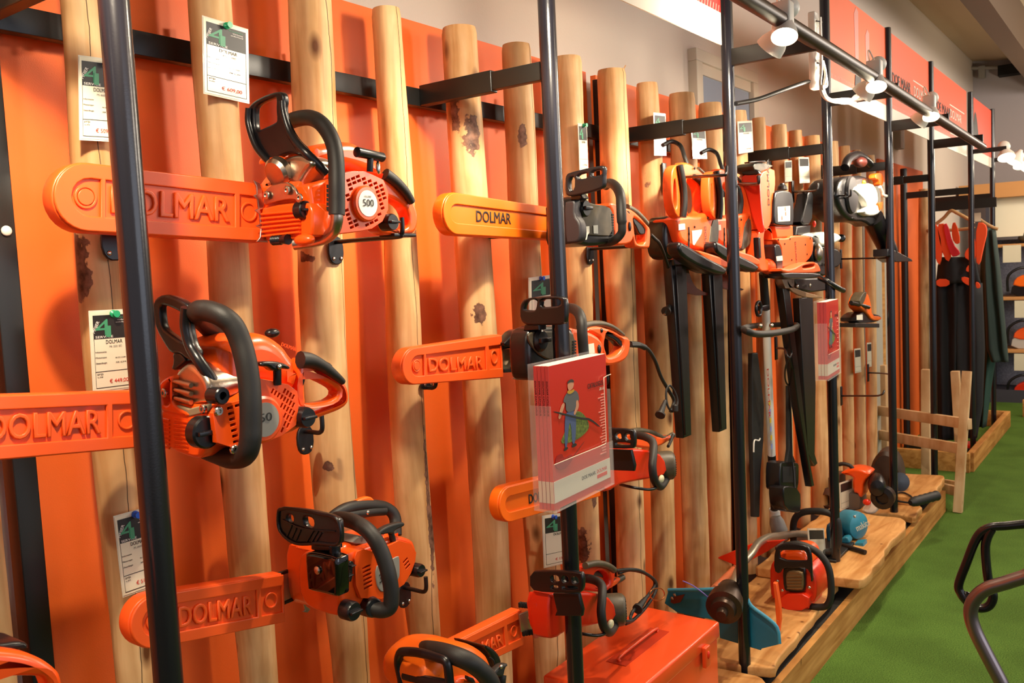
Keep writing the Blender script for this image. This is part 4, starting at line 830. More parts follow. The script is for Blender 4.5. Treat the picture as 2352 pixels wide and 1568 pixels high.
# ---- orange rear handle at the lower left corner, belonging to a saw out of frame
crop(0,1200,4.26)
s=thing('chainsaw','glossy orange rear handle of a chainsaw poking in at the lower left corner','chainsaw',at(200,1500,y=1.05),CS)
plate('rear_handle',[(-300,1230),(0,1250),(200,1270),(330,1300),(450,1350),(560,1430),(620,1500),(640,1700),(560,1900),(-300,1900)],'y',.985,.035,M['ogloss'],s,bev=.010,sm=2,holes=[[(-250,1560),(100,1515),(400,1510),(460,1540),(500,1650),(450,1800),(-200,1800)]],hsm=1,res=4)
plate('housing_top',[(-400,1190),(0,1190),(180,1160),(290,1180),(290,1260),(-400,1260)],'y',1.02,.06,M['black'],s,bev=.006,sm=1)
# ---------------------------------------------------------------- price cards pinned on the logs
def card(q,y,price,model,pin,label,detail=2,lam=True,title='DOLMAR'):
    crop(0,0,1)
    TL,TR,BR,BL=[at(*p,y=y) for p in q]
    U=(TR-TL); V=(TL-BL); w=U.length; h=V.length; un=U.normalized(); vn=V.normalized(); W=un.cross(vn).normalized()
    G=lambda u,v,l=0: BL+U*u+V*v+W*l
    t=thing('price_card',label,'price card',G(.5,0),'laminated price cards on the logs')
    def quad(nm,u0,v0,u1,v1,l,m,th=.0006):
        return hexa(nm,[G(u0,v0,l),G(u1,v0,l),G(u1,v1,l),G(u0,v1,l),G(u0,v0,l+th),G(u1,v0,l+th),G(u1,v1,l+th),G(u0,v1,l+th)],m,t)
    quad('laminate',-.02,-.02,1.02,1.02,-.0004,mat('laminate_film','d8cfbb',.12,coat=1),.0008)
    quad('sheet',0,0,1,1,.0005,M['paper'])
    quad('header_block',.06,.655,.95,.955,.0012,M['black_ink'],.0003)
    l=.0017
    if detail>=1:
        text('printed_four','4',G(.10,.70,l),un,vn,h*.21,M['green_ink'],t,d=.0003,width=w*.36)
        text('printed_one','1',G(.35,.675,l+.0006),un,vn,h*.15,M['green_ink'],t,d=.0003,width=w*.12)
        text('printed_title',title,G(.34,.59,l),un,vn,h*.048,M['black_ink'],t,d=.0002,width=w*.40)
        text('printed_price','€ '+price,G(.38,.085,l),un,vn,h*.05,M['red_ink'],t,d=.0002,width=w*.46)
    if detail>=2:
        text('printed_maker','MEIJER',G(.085,.73,l),un*.45+vn*.9,vn*.45-un*.9,h*.04,M['white'],t,d=.0002,width=h*.16)
        text('printed_word','SERVICE',G(.10,.665,l),un,vn,h*.03,M['white'],t,d=.0002,width=w*.42)
        text('printed_slogan','Kwaliteit',G(.56,.91,l),un,vn,h*.02,M['green_ink'],t,d=.0002,width=w*.32)
        text('printed_slogan','Verkoop',G(.64,.88,l),un,vn,h*.018,M['white'],t,d=.0002,width=w*.24)
        text('printed_slogan','onderhoud',G(.60,.85,l),un,vn,h*.018,M['white'],t,d=.0002,width=w*.28)
        text('printed_model',model,G(.42,.54,l),un,vn,h*.026,M['grey'],t,d=.0002,width=w*.30)
        for i,(a,b) in enumerate((('Informatie',''),('Motortype','46 CC / 3 kW'),('Zwaardlengte','38 CM'))):
            text('printed_line',a,G(.08,.48-i*.07,l),un,vn,h*.02,M['black_ink'],t,d=.0002,width=w*.26)
            if b: text('printed_line',b,G(.55,.455-i*.06,l),un,vn,h*.018,M['black_ink'],t,d=.0002,width=w*.25)
        text('printed_prijs','prijs',G(.10,.20,l),un,vn,h*.028,M['black_ink'],t,d=.0002,width=w*.14)
        text('printed_btw','inc. BTW',G(.10,.165,l),un,vn,h*.015,M['black_ink'],t,d=.0002,width=w*.13)
    quad('rule_line',.06,.235,.95,.243,.0013,M['black_ink'],.0002)
    quad('rule_line',.06,.035,.068,.655,.0013,M['black_ink'],.0002); quad('rule_line',.942,.035,.95,.655,.0013,M['black_ink'],.0002); quad('rule_line',.06,.03,.95,.038,.0013,M['black_ink'],.0002)
    if pin:
        c=G(pin[0],pin[1],.004); pm=mat('pin_'+pin[2],{'green':'1f9a66','blue':'2a5fd0','white':'e8e8ea'}[pin[2]],.3)
        lathe('push_pin',c-W*.003,c+W,[(0,.006),(.003,.006),(.005,.0035),(.009,.0035),(.010,.0055),(.012,.0055)],pm,t,16)
    return t
YC=1.333
card([(181,130),(272,142),(290,334),(184,318)],YC,'509,00','PS 460-38',(.72,.96,'white'),'price card 509 behind the nearest round post, top left')
card([(466,39),(568,70),(572,233),(469,212)],YC,'609,00','PS 500',(.50,.97,'green'),'glaring price card 609,00 with a green pin, top of the second log')
card([(205,717),(300,712),(318,888),(215,899)],YC,'449,00','PS 350 SC',(.55,.965,'green'),'price card 449 with a green pin, halfway down the leftmost log')
card([(262,1188),(345,1165),(372,1336),(283,1368)],YC,'515,00','PS 3410TH',(.55,.97,'blue'),'tilted price card 515 with a blue pin, lower part of the leftmost log')
card([(1215,640),(1290,630),(1295,760),(1217,768)],YC,'189,00','ES 38',(.33,.98,'blue'),'price card with a blue pin behind the hand guard of the middle electric chainsaw',1)
card([(1246,1186),(1312,1176),(1316,1288),(1250,1302)],YC,'135,00','ES 33',(.33,.97,'blue'),'price card with a blue pin between the two red chainsaws, behind the second post',1)
card([(1327,285),(1347,287),(1352,385),(1331,390)],YC,'199,00','ES 42',(.6,.98,'green'),'narrow-looking price card with a green pin above the upper electric chainsaw',1)
card([(1501,260),(1528,263),(1534,358),(1503,355)],1.328,'139,00','HT 355',None,'brightly glaring price card on the stained log left of the hedge trimmers',1)
card([(1587,292),(1619,295),(1622,370),(1592,363)],1.33,'159,00','HT 365',None,'price card above the left hedge trimmer',1)
card([(1694,280),(1727,278),(1729,358),(1697,352)],1.33,'469,00','HT 2145',None,'price card just right of the third round post under the window',1)
card([(1802,370),(1818,369),(1821,415),(1803,417)],1.33,'329,00','PE 2012',None,'small price card, left of the pair between the pole tool and fourth post',0)
card([(1834,362),(1857,362),(1859,420),(1837,420)],1.33,'299,00','HT 2245',None,'small price card, right of the pair between the pole tool and fourth post',0)
card([(1962,802),(1976,800),(1978,852),(1964,856)],1.33,'329,00','PB 250',None,'small price card right of the far catalogue stand',0)
card([(1991,788),(2001,787),(2003,838),(1992,842)],1.36,'399,00','PB 760',None,'tiny price card on the last logs above the empty far hooks',0)
# ---------------------------------------------------------------- catalogue stand on the second post
acr=bpy.data.materials.new('clear_acrylic'); acr.use_nodes=True
_b=acr.node_tree.nodes['Principled BSDF']; _b.inputs['Base Color'].default_value=(.95,.9,.86,1); _b.inputs['Roughness'].default_value=.08; _b.inputs['Alpha'].default_value=.10; _b.inputs['Specular IOR Level'].default_value=.6
MATS['clear_acrylic']=acr
RED=mat('catalogue_red','c8281c',.28,coat=.2); CRM=mat('catalogue_cream','d8cdb8',.3)
def stand(X,Y,wd,dp,zb,zt,hz,ncat,lab,labc,near,yaw):
    """holder with its front facing the aisle; X,Y = left front bottom corner"""
    M_=Matrix.Rotation(yaw,4,'Z'); o=Vector((X,Y,zb))
    def P(u,v,w): return o+(M_@Vector((u,v,0)))+Vector((0,0,w))
    def bx(nm,u0,u1,v0,v1,w0,w1,m,par,bev=0):
        return hexa(nm,[P(u0,v0,w0),P(u1,v0,w0),P(u1,v1,w0),P(u0,v1,w0),P(u0,v0,w1),P(u1,v0,w1),P(u1,v1,w1),P(u0,v1,w1)],m,par,bev)
    t=thing('catalogue_holder',lab,'catalogue holder',P(wd/2,dp/2,0))
    th=.002
    bx('base_panel',0,wd,0,dp,0,th,acr,t); bx('back_panel',0,wd,dp-th,dp,0,hz,acr,t)
    bx('front_panel',0,wd,-.0,th,0,hz*.33,acr,t)
    bx('side_panel',0,th,th,dp-th,0,hz*.72,acr,t); bx('side_panel',wd-th,wd,th,dp-th,0,hz*.72,acr,t)
    # cut-out rim of the front
    tube('front_rim',[P(.0,-.001,hz*.33),P(wd*.4,-.001,hz*.33),P(wd*.82,-.001,hz*.33),P(wd*.86,-.001,hz*.35),P(wd*.87,-.001,hz*.4),P(wd*.87,-.001,hz*.78),P(wd*.89,-.001,hz*.82),P(wd,-.001,hz*.83)],.0009,mat('acrylic_edge','e6cdb8',.2),t,seg=6,n=3)
    if near:
        c=P(wd*.1,dp,hz*.7)
    ct=(dp-2*th-.012)/ncat
    for i in range(ncat):
        v0=th+.003+i*ct; c=thing('catalogue',labc[i],'catalogue',P(wd/2,v0+ct/2,.004),'catalogues in the post-mounted holders')
        h=zt
        bx('pages',.006,wd-.012,v0+.001,v0+ct-.0018,.006,h+.0004,mat('page_paper','eee6cc',.7),c)
        bx('front_cover',.004,wd-.010,v0,v0+.001,.004,h,RED,c); bx('back_cover',.004,wd-.010,v0+ct-.0018,v0+ct-.0008,.004,h,RED,c)
        bx('spine',.003,.0048,v0,v0+ct-.0008,.004,h,mat('spine_red','cf4a4a',.35),c)
        bx('cream_band',.0022,.003,v0+.0003,v0+ct-.0012,.018,.062,CRM,c)
        if near:
            a=P(.0022,v0+ct*.66,h-.03); text('spine_lettering','DOLMAR CATALOGUS',a,(0,0,-1),M_@Vector((0,-1,0)),.0035,M['black_ink'],c,d=.0003,width=.07)
        if i==0:
            f=-.0006
            bx('cream_band',.004,wd-.010,v0+f,v0,.018,.062,CRM,c)
            Uv=M_@Vector((1,0,0)); Z=(0,0,1)
            def tx(nm,s_,u,w,hh,m,ww): return text(nm,s_,P(u,v0-.0007,w),Uv,Z,hh,m,c,d=.0003,width=ww)
            tx('cover_title','CATALOGUS',wd*.62,h*.775,.011,M['black_ink'],wd*.27)
            tx('cover_year','2012',wd*.82,h*.74,.006,CRM,wd*.08)
            tx('cover_slogan','DOE MAAR.',wd*.46,.040,.008,M['black_ink'],wd*.24); tx('cover_slogan','DOLMAR',wd*.72,.040,.008,M['red_ink'],wd*.18)
            bx('cover_bar',wd*.72,wd*.90,v0-.0009,v0,.028,.036,M['red_ink'],c)
            for j in range(22 if near else 8):
                ww=random.uniform(.05,.12)*wd; z_=h*.70-j*.0062*(1 if near else 2.6)
                bx('cover_line',wd*.90-ww,wd*.90,v0-.0009,v0,z_,z_+.0022,mat('pink_print','e08a78',.4),c)
            # printed picture: a figure in grey shirt and jeans with a pole saw in front of a bush
            def fl(nm,pts,m,lift): 
                me=extr([chaikin([Vector(p) for p in pts],2)],.0003,.00005,0)
                R3=M_.to_3x3(); q=P(0,v0-lift,0); Mx=Matrix.Identity(4)
                for r_ in range(3): Mx[r_][0]=(R3@Vector((1,0,0)))[r_]; Mx[r_][1]=(0,0,1)[r_]; Mx[r_][2]=(R3@Vector((0,-1,0)))[r_]; Mx[r_][3]=q[r_]
                me.transform(Mx); return link(nm,me,m,c)
            W_=wd/.21; H_=h/.297
            S=lambda L:[(a*W_*.21,(.39+(b-.28)*.705)*H_*.297) for a,b in L]
            S2=lambda L:[(a*W_*.21,(.26+(b-.12)*.8)*H_*.297) for a,b in L]
            skin=mat('printed_skin','c98b6a',.4)
            fl('printed_bush',S([(.12,.36),(.22,.47),(.35,.62),(.45,.64),(.56,.56),(.62,.46),(.60,.40),(.40,.34)]),mat('printed_foliage','5d6b22',.5,noise_amt=.6,nscale=160),.0008)
            fl('printed_legs',S([(.20,.31),(.22,.56),(.24,.66),(.40,.66),(.40,.50),(.37,.32),(.32,.32),(.32,.48),(.30,.56),(.27,.48),(.24,.31)]),mat('printed_denim','46557a',.5),.0012)
            fl('printed_shirt',S([(.20,.76),(.25,.84),(.34,.86),(.44,.84),(.47,.74),(.43,.73),(.41,.65),(.24,.65),(.25,.76)]),mat('printed_shirt_grey','565556',.5),.0015)
            fl('printed_arm',S([(.19,.76),(.13,.66),(.12,.62),(.15,.61),(.18,.66),(.24,.75)]),skin,.0016); fl('printed_arm',S([(.44,.75),(.46,.68),(.40,.62),(.38,.60),(.36,.62),(.41,.68),(.41,.74)]),skin,.0017)
            fl('printed_head',S([(.29,.87),(.28,.93),(.32,.96),(.36,.96),(.39,.92),(.37,.88),(.33,.86)]),skin,.0018); fl('printed_hair',S([(.275,.93),(.29,.96),(.35,.975),(.39,.95),(.385,.93),(.33,.945)]),mat('printed_hair_brown','3a2a20',.5),.0020)
            fl('printed_ear_muffs',S([(.27,.855),(.30,.87),(.33,.855),(.38,.87),(.39,.845),(.33,.825),(.28,.835)]),mat('printed_ochre','b98a1c',.5),.0021)
            fl('printed_pole',S([(.04,.70),(.06,.71),(.50,.55),(.62,.53),(.80,.40),(.79,.39),(.61,.51),(.49,.53)]),M['black_ink'],.0023)
            fl('printed_boots',S([(.18,.28),(.20,.32),(.25,.315),(.25,.29)]),M['black_ink'],.0014); fl('printed_boots',S([(.31,.285),(.32,.32),(.38,.325),(.40,.29)]),M['black_ink'],.0014)
            fl('printed_machine',S2([(.04,.18),(.06,.27),(.16,.28),(.18,.22),(.30,.24),(.33,.20),(.28,.16),(.16,.12)]),mat('printed_dark_red','9a1514',.4),.0012)
            fl('printed_saw_bar',S2([(.30,.19),(.52,.30),(.53,.31),(.31,.20)]),M['black_ink'],.0014)
    return t
stand(1.454,.975,.262,.052,0.975,.296,.30,4,'clear acrylic holder full of red catalogues fixed to the second round post',['frontmost red catalogue in the near holder, cover showing a person with a pole saw','red catalogue second from the front in the near holder','red catalogue third from the front in the near holder','rearmost red catalogue in the near holder'],True,.05)
a=at(1900,870,y=1.0); 
stand(a.x+.02,1.0,.255,.05,a.z-.01,.296,.30,3,'clear acrylic holder with red catalogues fixed to the fourth round post',['frontmost red catalogue in the far holder','middle red catalogue in the far holder','rearmost red catalogue in the far holder'],False,.1)
# ---------------------------------------------------------------- hedge trimmers hanging by their handles
crop(1520,340,4.612)
def trimmer(T,y,lab,Tb):
    q=lambda L:[T(*p) for p in L]
    V=lambda L:[V3(T(a,b)+(c,)) for a,b,c in L]
    s=thing('hedge_trimmer',lab,'hedge trimmer',at(*T(400,1500),y=y+.1),'electric hedge trimmers hung by their handles')
    plate('motor_housing',q([(135,740),(260,705),(380,722),(470,680),(590,650),(600,700),(560,800),(520,1000),(490,1110),(330,1060),(210,1000),(180,900),(150,800)]),'y',y,.08,M['oplast'],s,bev=.012,sm=1)
    plate('side_cover',q([(592,700),(612,850),(600,1020),(560,1060),(488,1112),(512,960),(530,790)]),'y',y-.003,.07,olive,s,bev=.004,sm=1)
    plate('rear_handle',q([(215,150),(290,150),(380,205),(470,290),(545,420),(588,560),(600,700),(400,745),(240,740),(235,500),(232,300)]),'y',y+.025,.035,M['oplast'],s,bev=.009,sm=1,holes=[q([(262,340),(320,325),(385,390),(412,470),(418,640),(370,712),(262,702)])],hsm=1)
    tube('rear_grip',V([(340,300,y+.02),(420,360,y+.02),(455,460,y+.02),(470,560,y+.02),(460,690,y+.02)]),lambda t:.008+.006*math.sin(t*3),M['rubber'],s)
    tube('grip_seam',V([(385,215,y+.03),(470,300,y+.03),(540,430,y+.03),(580,560,y+.03),(590,680,y+.03)]),.006,olive,s)
    plate('front_handle',q([(115,220),(165,170),(215,185),(240,300),(262,450),(258,640),(240,720),(185,748),(130,665),(105,500),(103,330)]),'y',y-.02,.03,M['oplast'],s,bev=.004,sm=1,holes=[q([(128,340),(152,320),(166,500),(166,630),(145,655),(124,590)])])
    tube('front_grip',V([(190,180,y-.028),(215,300,y-.03),(235,450,y-.03),(238,600,y-.03),(225,730,y-.028)]),.010,M['rubber'],s)
    plate('gear_cover',q([(50,740),(112,710),(140,760),(165,900),(190,975),(172,1080),(150,1180),(85,1165),(50,1080),(36,900)]),'y',y+.03,.07,M['black'],s,bev=.014,sm=1,res=4)
    plate('guard_handle_top',q([(330,1058),(700,1175),(712,1285),(560,1235),(400,1130)]),'y',y-.05,.05,M['oplast'],s,bev=.006,sm=1)
    plate('guard_handle',q([(195,990),(240,1000),(420,1120),(700,1262),(695,1325),(640,1352),(400,1260),(220,1150),(185,1070)]),'y',y-.055,.045,M['black'],s,bev=.010,sm=1)
    plate('guard_handle',q([(280,1165),(440,1230),(600,1320),(560,1345),(400,1310),(285,1235)]),'y',y+.02,.03,M['black'],s,bev=.006,sm=1)
    gm=mat('smoked_red_guard','5a1a10',.15,alpha=.8)
    plate('blade_shield',q([(265,1150),(285,1300),(330,1430),(390,1500),(560,1560),(300,1560),(215,1480),(200,1200)]),'y',y+.05,.004,gm,s,bev=.001,sm=1)
    b=[Tb(*p) for p in ((100,1180),(262,1180),(318,3040),(235,3073))]
    plate('blade_sheath',b,'y',y+.04,.03,M['black'],s,bev=.004)
    p=[Tb(*p) for p in ((150,1200),(215,1200),(285,3030),(255,3040))]
    plate('sheath_rib',p,'y',y+.034,.008,M['black'],s,bev=.002)
    plate('blade_base',q([(130,1180),(270,1130),(275,1230),(140,1240)]),'y',y+.03,.03,M['steel'],s,bev=.003)
    plate('type_label',q([(178,805),(245,798),(250,862),(180,870)]),'y',y-.002,.001,M['ivory'],s,bev=.0001)
    plate('warning_label',q([(320,875),(428,862),(420,910),(345,1030),(330,1020)]),'y',y-.002,.001,M['ivory'],s,bev=.0001)
    for i in range(3):
        a=at(*T(290,880+i*62),y=y-.002); box('vent_slot',a.x-.004,a.x+.004,a.y,a.y+.002,a.z-.013,a.z+.013,M['dark'],s)
    o=at(*T(452,830),y=y-.003); text('lettering','DOLMAR',o,(0,0,-1),(1,0,0),.014,M['black_ink'],s,d=.0005,width=.095)
    for a,b_ in ((205,220),(485,740),(348,835),(195,710),(525,450),(348,215)):
        blob('screw',at(*T(a,b_),y=y-.001 if b_>600 else y+.022),(.004,.003,.004),M['dark'],s,sub=2)
    tube('power_cord',V([(270,170,y+.05),(240,90,y+.06),(215,10,y+.08),(180,-40,y+.1),(100,-70,y+.12),(10,-30,y+.13)]),.007,M['rubber'],s,seg=8)
    return s
I_=lambda x,y:(x,y)
T2_=lambda x,y:(500+(x-105)*.9,245+(y-180)*.915)
T2b=lambda x,y:(500+(x-105)*.9,245+(y-180)*.955)
trimmer(I_,1.17,'orange and black electric hedge trimmer hanging left of the third round post',I_)
trimmer(T2_,1.17,'orange and black electric hedge trimmer hanging partly behind the third round post',T2b)
def rodhook(pts,lab,plate_h=.10):
    P=[V3(p) for p in pts]; t=thing('wall_hook',lab,'hook',P[0])
    box('mounting_plate',P[0].x-.014,P[0].x+.014,1.328,1.334,P[0].z-plate_h/2,P[0].z+plate_h/2,M['black'],t,.002)
    tube('rod',P,.0045,M['black'],t,n=3,seg=8); return t
rodhook([(30,318,1.33),(300,305,1.15),(560,292,1.02),(665,285,.985),(682,265,.982),(685,190,.982)],'long black hook rod carrying the left hedge trimmer')
rodhook([(640,378,1.33),(760,378,1.2),(930,382,1.05),(1015,378,1.0),(1028,360,.99),(1028,290,.99)],'black hook rod carrying the hedge trimmer behind the third post')
# ---- red pole tool
crop(1700,350,4.481)
s=thing('pole_pruner','red long-shaft battery pole tool with lettered housing, right of the third round post','pole tool',at(330,3500,y=1.27))
y=1.13
plate('housing',[(195,222),(352,142),(366,300),(352,420),(335,600),(318,745),(250,812),(225,700),(205,450)],'y',y,.085,M['oplast'],s,bev=.004,sm=1)
hx=at(198,500,y=y).x
plate('housing_front',[(10,225),(195,222),(205,450),(228,700),(250,812),(190,835),(130,680),(75,450),(30,330)],'x',hx-.004,.01,M['red'],s,bev=.002,sm=1)
plate('battery_deck',[(130,125),(200,95),(320,125),(352,142),(200,215),(150,190)],'y',y+.01,.07,olive,s,bev=.004,sm=1)
plate('battery_cap',[(10,190),(65,170),(75,118),(130,115),(140,165),(190,190),(192,225),(100,238),(15,232)],'x',hx-.006,.03,M['black'],s,bev=.004,sm=1)
plate('carry_handle',[(95,95),(180,85),(262,80),(265,100),(180,100),(100,110)],'y',y,.02,M['black'],s,bev=.003)
plate('grip_section',[(190,835),(215,800),(320,740),(335,900),(350,1080),(335,1200),(290,1225),(205,1230),(190,1120)],'y',y+.01,.05,M['oplast'],s,bev=.006,sm=1,holes=[[(252,830),(262,810),(320,790),(335,1000),(335,1100),(275,1110),(260,1080),(245,900)]],hsm=1)
plate('grip_insert',[(190,875),(212,870),(222,1085),(200,1090)],'y',y+.006,.02,M['black'],s,bev=.003); 
text('lettering','DOLMAR',at(305,545,y=y-.001),(0.0,0,1),(-1,0,0),.018,M['black_ink'],s,d=.0006,width=.165)
tube('front_bar',[(10,322,1.2),(100,326,1.15),(165,325,1.12),(190,310,1.11),(188,240,1.11)],.006,M['black'],s)
blob('shaft_collar',at(290,1170,y=1.15),(.03,.03,.03),M['oplast'],s)
crop(1600,680,3.016)
Z=[at(460,-160,y=1.20),at(478,90,y=1.215),at(520,1100,y=1.27),at(540,1475,y=1.29),at(545,1540,y=1.295)]
tube('shaft_sleeve',[Z[0],Z[1]],.016,M['rubber'],s,n=1,seg=14); tube('white_shaft',[Z[1],Z[2]],.0155,M['white'],s,n=1,seg=14,label='white lettered section of shaft')
tube('shaft_sleeve',[Z[2],Z[3]],.0165,M['rubber'],s,n=1,seg=14); tube('coupling',[Z[3],Z[4]],.022,M['white'],s,n=1,seg=14)
text('shaft_lettering','DOLMAR',at(486,505,y=1.205),(Z[2]-Z[1]),(1,0,0),.020,M['red_ink'],s,d=.0005,width=.21)
for i in range(6):
    a=at(505+i*3,740+i*60,y=1.232+i*.004); box('warning_sticker',a.x-.008,a.x+.008,a.y-.001,a.y,a.z-.010,a.z+.010,mat('sticker_'+'ab'[i%2],('d9b62a','8f93c8')[i%2],.5),s)
tube('loop_handle',[(345,240,1.0),(420,262,1.0),(540,255,1.02),(660,230,1.08),(697,205,1.16),(660,195,1.27),(520,200,1.30),(400,205,1.26),(330,222,1.1)],.011,M['rubber'],s,closed=True,seg=12,n=6)
for a in ((440,205),(518,203),(438,270),(522,270)): blob('clamp_bolt',at(*a,y=1.14),(.009,.009,.009),M['chrome'],s,sub=2)
p=at(480,78,y=1.19); tube('hanger_ring',[p+Vector((-.075+.026*math.cos(i),0,.0+.026*math.sin(i))) for i in (0,1.05,2.1,3.14,4.19,5.24)],.006,M['black'],s,closed=True,seg=8)
box('hanger_clamp',p.x-.05,p.x+.03,p.y-.005,p.y+.02,p.z-.01,p.z+.01,M['black'],s,.003)
a=at(545,1560,y=1.28); lathe('gear_head',a+Vector((0,0,.02)),a-Vector((0,.3,1)),[(0,.022),(.02,.03),(.06,.034),(.10,.022)],M['grey'],s); blob('gear_head_boss',a+Vector((-.05,-.02,-.06)),(.04,.03,.03),M['grey'],s)
# ---- long black sheath behind the pole, charger on its cord
s=thing('saw_sheath','long narrow black sheath hanging between the third post and the white shaft','sheath',at(430,1540,y=1.3))
plate('sheath',[(388,395),(425,390),(450,600),(468,760),(465,1000),(445,1210),(438,1530),(405,1530),(400,1300),(388,900)],'y',1.28,.02,M['rubber'],s,bev=.004)
tube('tie_string',[(395,1080,1.27),(400,1000,1.27),(430,1000,1.27),(440,985,1.27)],.003,M['white'],s,seg=6)
rodhook([(552,360,1.33),(600,362,1.2),(618,380,1.15),(625,410,1.13),(645,425,1.12),(657,400,1.12),(656,378,1.12)],'short black J hook holding the cord of the charger')
s=thing('battery_charger','black battery charger with plug pack hanging on its looped cord from a J hook','charger',at(650,1500,y=1.2))
plate('charger_body',[(580,1165),(600,1140),(700,1150),(712,1170),(708,1330),(680,1350),(590,1350),(578,1330)],'y',1.2,.06,M['black'],s,bev=.006,sm=1)
plate('charger_recess',[(600,1180),(690,1180),(690,1290),(600,1290)],'y',1.197,.004,mat('charcoal_plastic','2a2629',.5),s,bev=.001)
plate('plug_pack',[(600,1340),(615,1310),(720,1325),(726,1490),(700,1505),(612,1480)],'y',1.17,.06,M['black'],s,bev=.006,sm=1)
tube('cord',[(640,415,1.13),(615,500,1.15),(615,580,1.17),(640,620,1.18),(665,590,1.18),(662,510,1.16),(640,430,1.14),(650,500,1.16),(640,620,1.19),(648,800,1.2),(655,1000,1.2),(658,1150,1.2)],.0035,M['rubber'],s,seg=6)
plate('cord_bundle',[(640,620),(655,620),(668,1100),(690,1150),(630,1150),(642,1060)],'y',1.2,.015,M['rubber'],s,bev=.003)
tube('cord',[(665,1150,1.19),(675,1240,1.18),(680,1330,1.17)],.004,M['rubber'],s,seg=6)
# ---- battery hedge trimmer with labelled black battery
crop(1700,350,4.481)
s=thing('hedge_trimmer','orange hedge trimmer with a black labelled battery on top, left of the fourth round post','hedge trimmer',at(600,2800,y=1.2))
y=1.12
plate('battery',[(358,425),(400,388),(500,390),(550,432),(556,738),(520,760),(380,752),(350,725)],'y',y,.07,M['black'],s,bev=.006,sm=1)
lathe('battery_knob',at(433,385,y=y+.03),at(433,335,y=y+.03),[(0,.02),(.012,.018),(.02,.01),(.024,.009)],M['black'],s)
plate('battery_label',[(385,560),(515,550),(515,705),(390,712)],'y',y-.001,.001,M['ivory'],s,bev=.0001)
for a in ((465,578),(470,628),(432,672)): blob('printed_symbol',at(*a,y=y-.0015),(.008,.0006,.009),mat('printed_pink','c56a60',.5),s,sub=2)
plate('neck',[(360,755),(545,752),(548,870),(380,885)],'y',y+.01,.05,M['oplast'],s,bev=.006)
plate('motor_housing',[(368,880),(510,880),(522,852),(740,855),(757,930),(750,1040),(700,1120),(600,1175),(470,1195),(425,1180),(435,1000),(400,935)],'y',y,.08,M['oplast'],s,bev=.006,sm=1)
plate('side_cover',[(360,940),(420,950),(448,1150),(425,1305),(385,1250),(362,1050)],'y',y-.002,.06,M['black'],s,bev=.004,sm=1)
plate('guard_handle',[(428,1185),(520,1205),(690,1125),(790,1125),(825,1180),(835,1240),(500,1250),(430,1230)],'y',y-.05,.05,M['oplast'],s,bev=.006,sm=1,holes=[[(640,1170),(760,1140),(775,1160),(760,1178),(650,1195)]],hsm=1)
plate('guard_base',[(425,1228),(835,1238),(832,1270),(780,1292),(500,1305),(435,1285)],'y',y-.05,.05,M['black'],s,bev=.005,sm=1)
plate('rear_handle',[(700,400),(752,400),(755,520),(742,745),(625,745),(655,610),(690,480)],'y',y+.08,.05,M['black'],s,bev=.008,sm=1)
plate('handle_foot',[(590,760),(730,745),(720,850),(580,850)],'y',y+.08,.05,M['black'],s,bev=.005); blob('red_button',at(762,735,y=y+.08),(.010,.008,.014),M['red'],s)
plate('type_label',[(372,1070),(435,1062),(440,1112),(378,1118)],'y',y-.0035,.001,M['ivory'],s,bev=.0001)
text('lettering','DOLMAR',at(562,920,y=y-.001),(.12,0,-1),(1,0,.12),.013,M['black_ink'],s,d=.0005,width=.09)
for a in ((395,898),(460,940),(515,890),(722,885),(672,948),(690,1047),(532,1105)): blob('screw',at(*a,y=y-.001),(.004,.002,.004),M['dark'],s,sub=2)
plate('blade_sheath',[(430,1310),(500,1310),(700,3060),(765,3430),(740,3440),(600,2600)],'y',y+.03,.03,M['black'],s,bev=.004)
plate('blade_base',[(430,1300),(560,1290),(560,1400),(470,1400)],'y',y+.02,.03,M['alu'],s,bev=.003)
s=thing('hedge_trimmer','petrol hedge trimmer with a white tank and black engine, behind the fourth round post','hedge trimmer',at(850,2800,y=1.25))
y=1.16
plate('fuel_tank',[(700,870),(770,820),(900,815),(1010,830),(1045,860),(1040,905),(1005,925),(905,962),(820,962),(800,890)],'y',y,.07,M['white'],s,bev=.012,sm=1)
lathe('tank_cap',at(1030,880,y=y+.03),at(1100,888,y=y-.02),[(0,.018),(.02,.018),(.025,.012),(.035,.008)],M['black'],s)
plate('engine',[(760,890),(820,960),(910,962),(1030,1000),(1045,1100),(1030,1170),(950,1200),(880,1280),(800,1250),(750,1130),(740,1000)],'y',y+.01,.10,M['black'],s,bev=.008,sm=1)
blob('cylinder_fins',at(800,1030,y=y),(.03,.02,.04),M['alu'],s); blob('engine_bolt',at(880,1150,y=y),(.012,.008,.01),M['chrome'],s,sub=2)
plate('gearbox',[(560,1300),(830,1290),(900,1330),(880,1420),(740,1440),(600,1410)],'y',y-.02,.06,M['black'],s,bev=.006)
for a in ((590,1375),(720,1370)): blob('gear_bolt',at(*a,y=y-.03),(.008,.005,.008),M['chrome'],s,sub=2)
tube('front_handle',[(820,1290,1.1),(900,1330,1.06),(1000,1390,1.04),(1060,1420,1.04)],.011,M['black'],s)
plate('blade_shield',[(480,1300),(520,1370),(600,1410),(720,1450),(890,1495),(700,1500),(560,1450),(500,1390)],'y',y-.02,.01,mat('worn_brown_guard','8a6a48',.4),s,bev=.002,sm=1)
plate('blade_sheath',[(610,1500),(750,1480),(780,2400),(770,3100),(800,3200),(770,3230),(700,3100),(650,2300)],'y',y+.05,.03,M['black'],s,bev=.004)
rodhook([(545,405,1.33),(700,400,1.18),(780,392,1.12),(800,370,1.11),(802,320,1.11)],'black hook rod above the labelled battery')
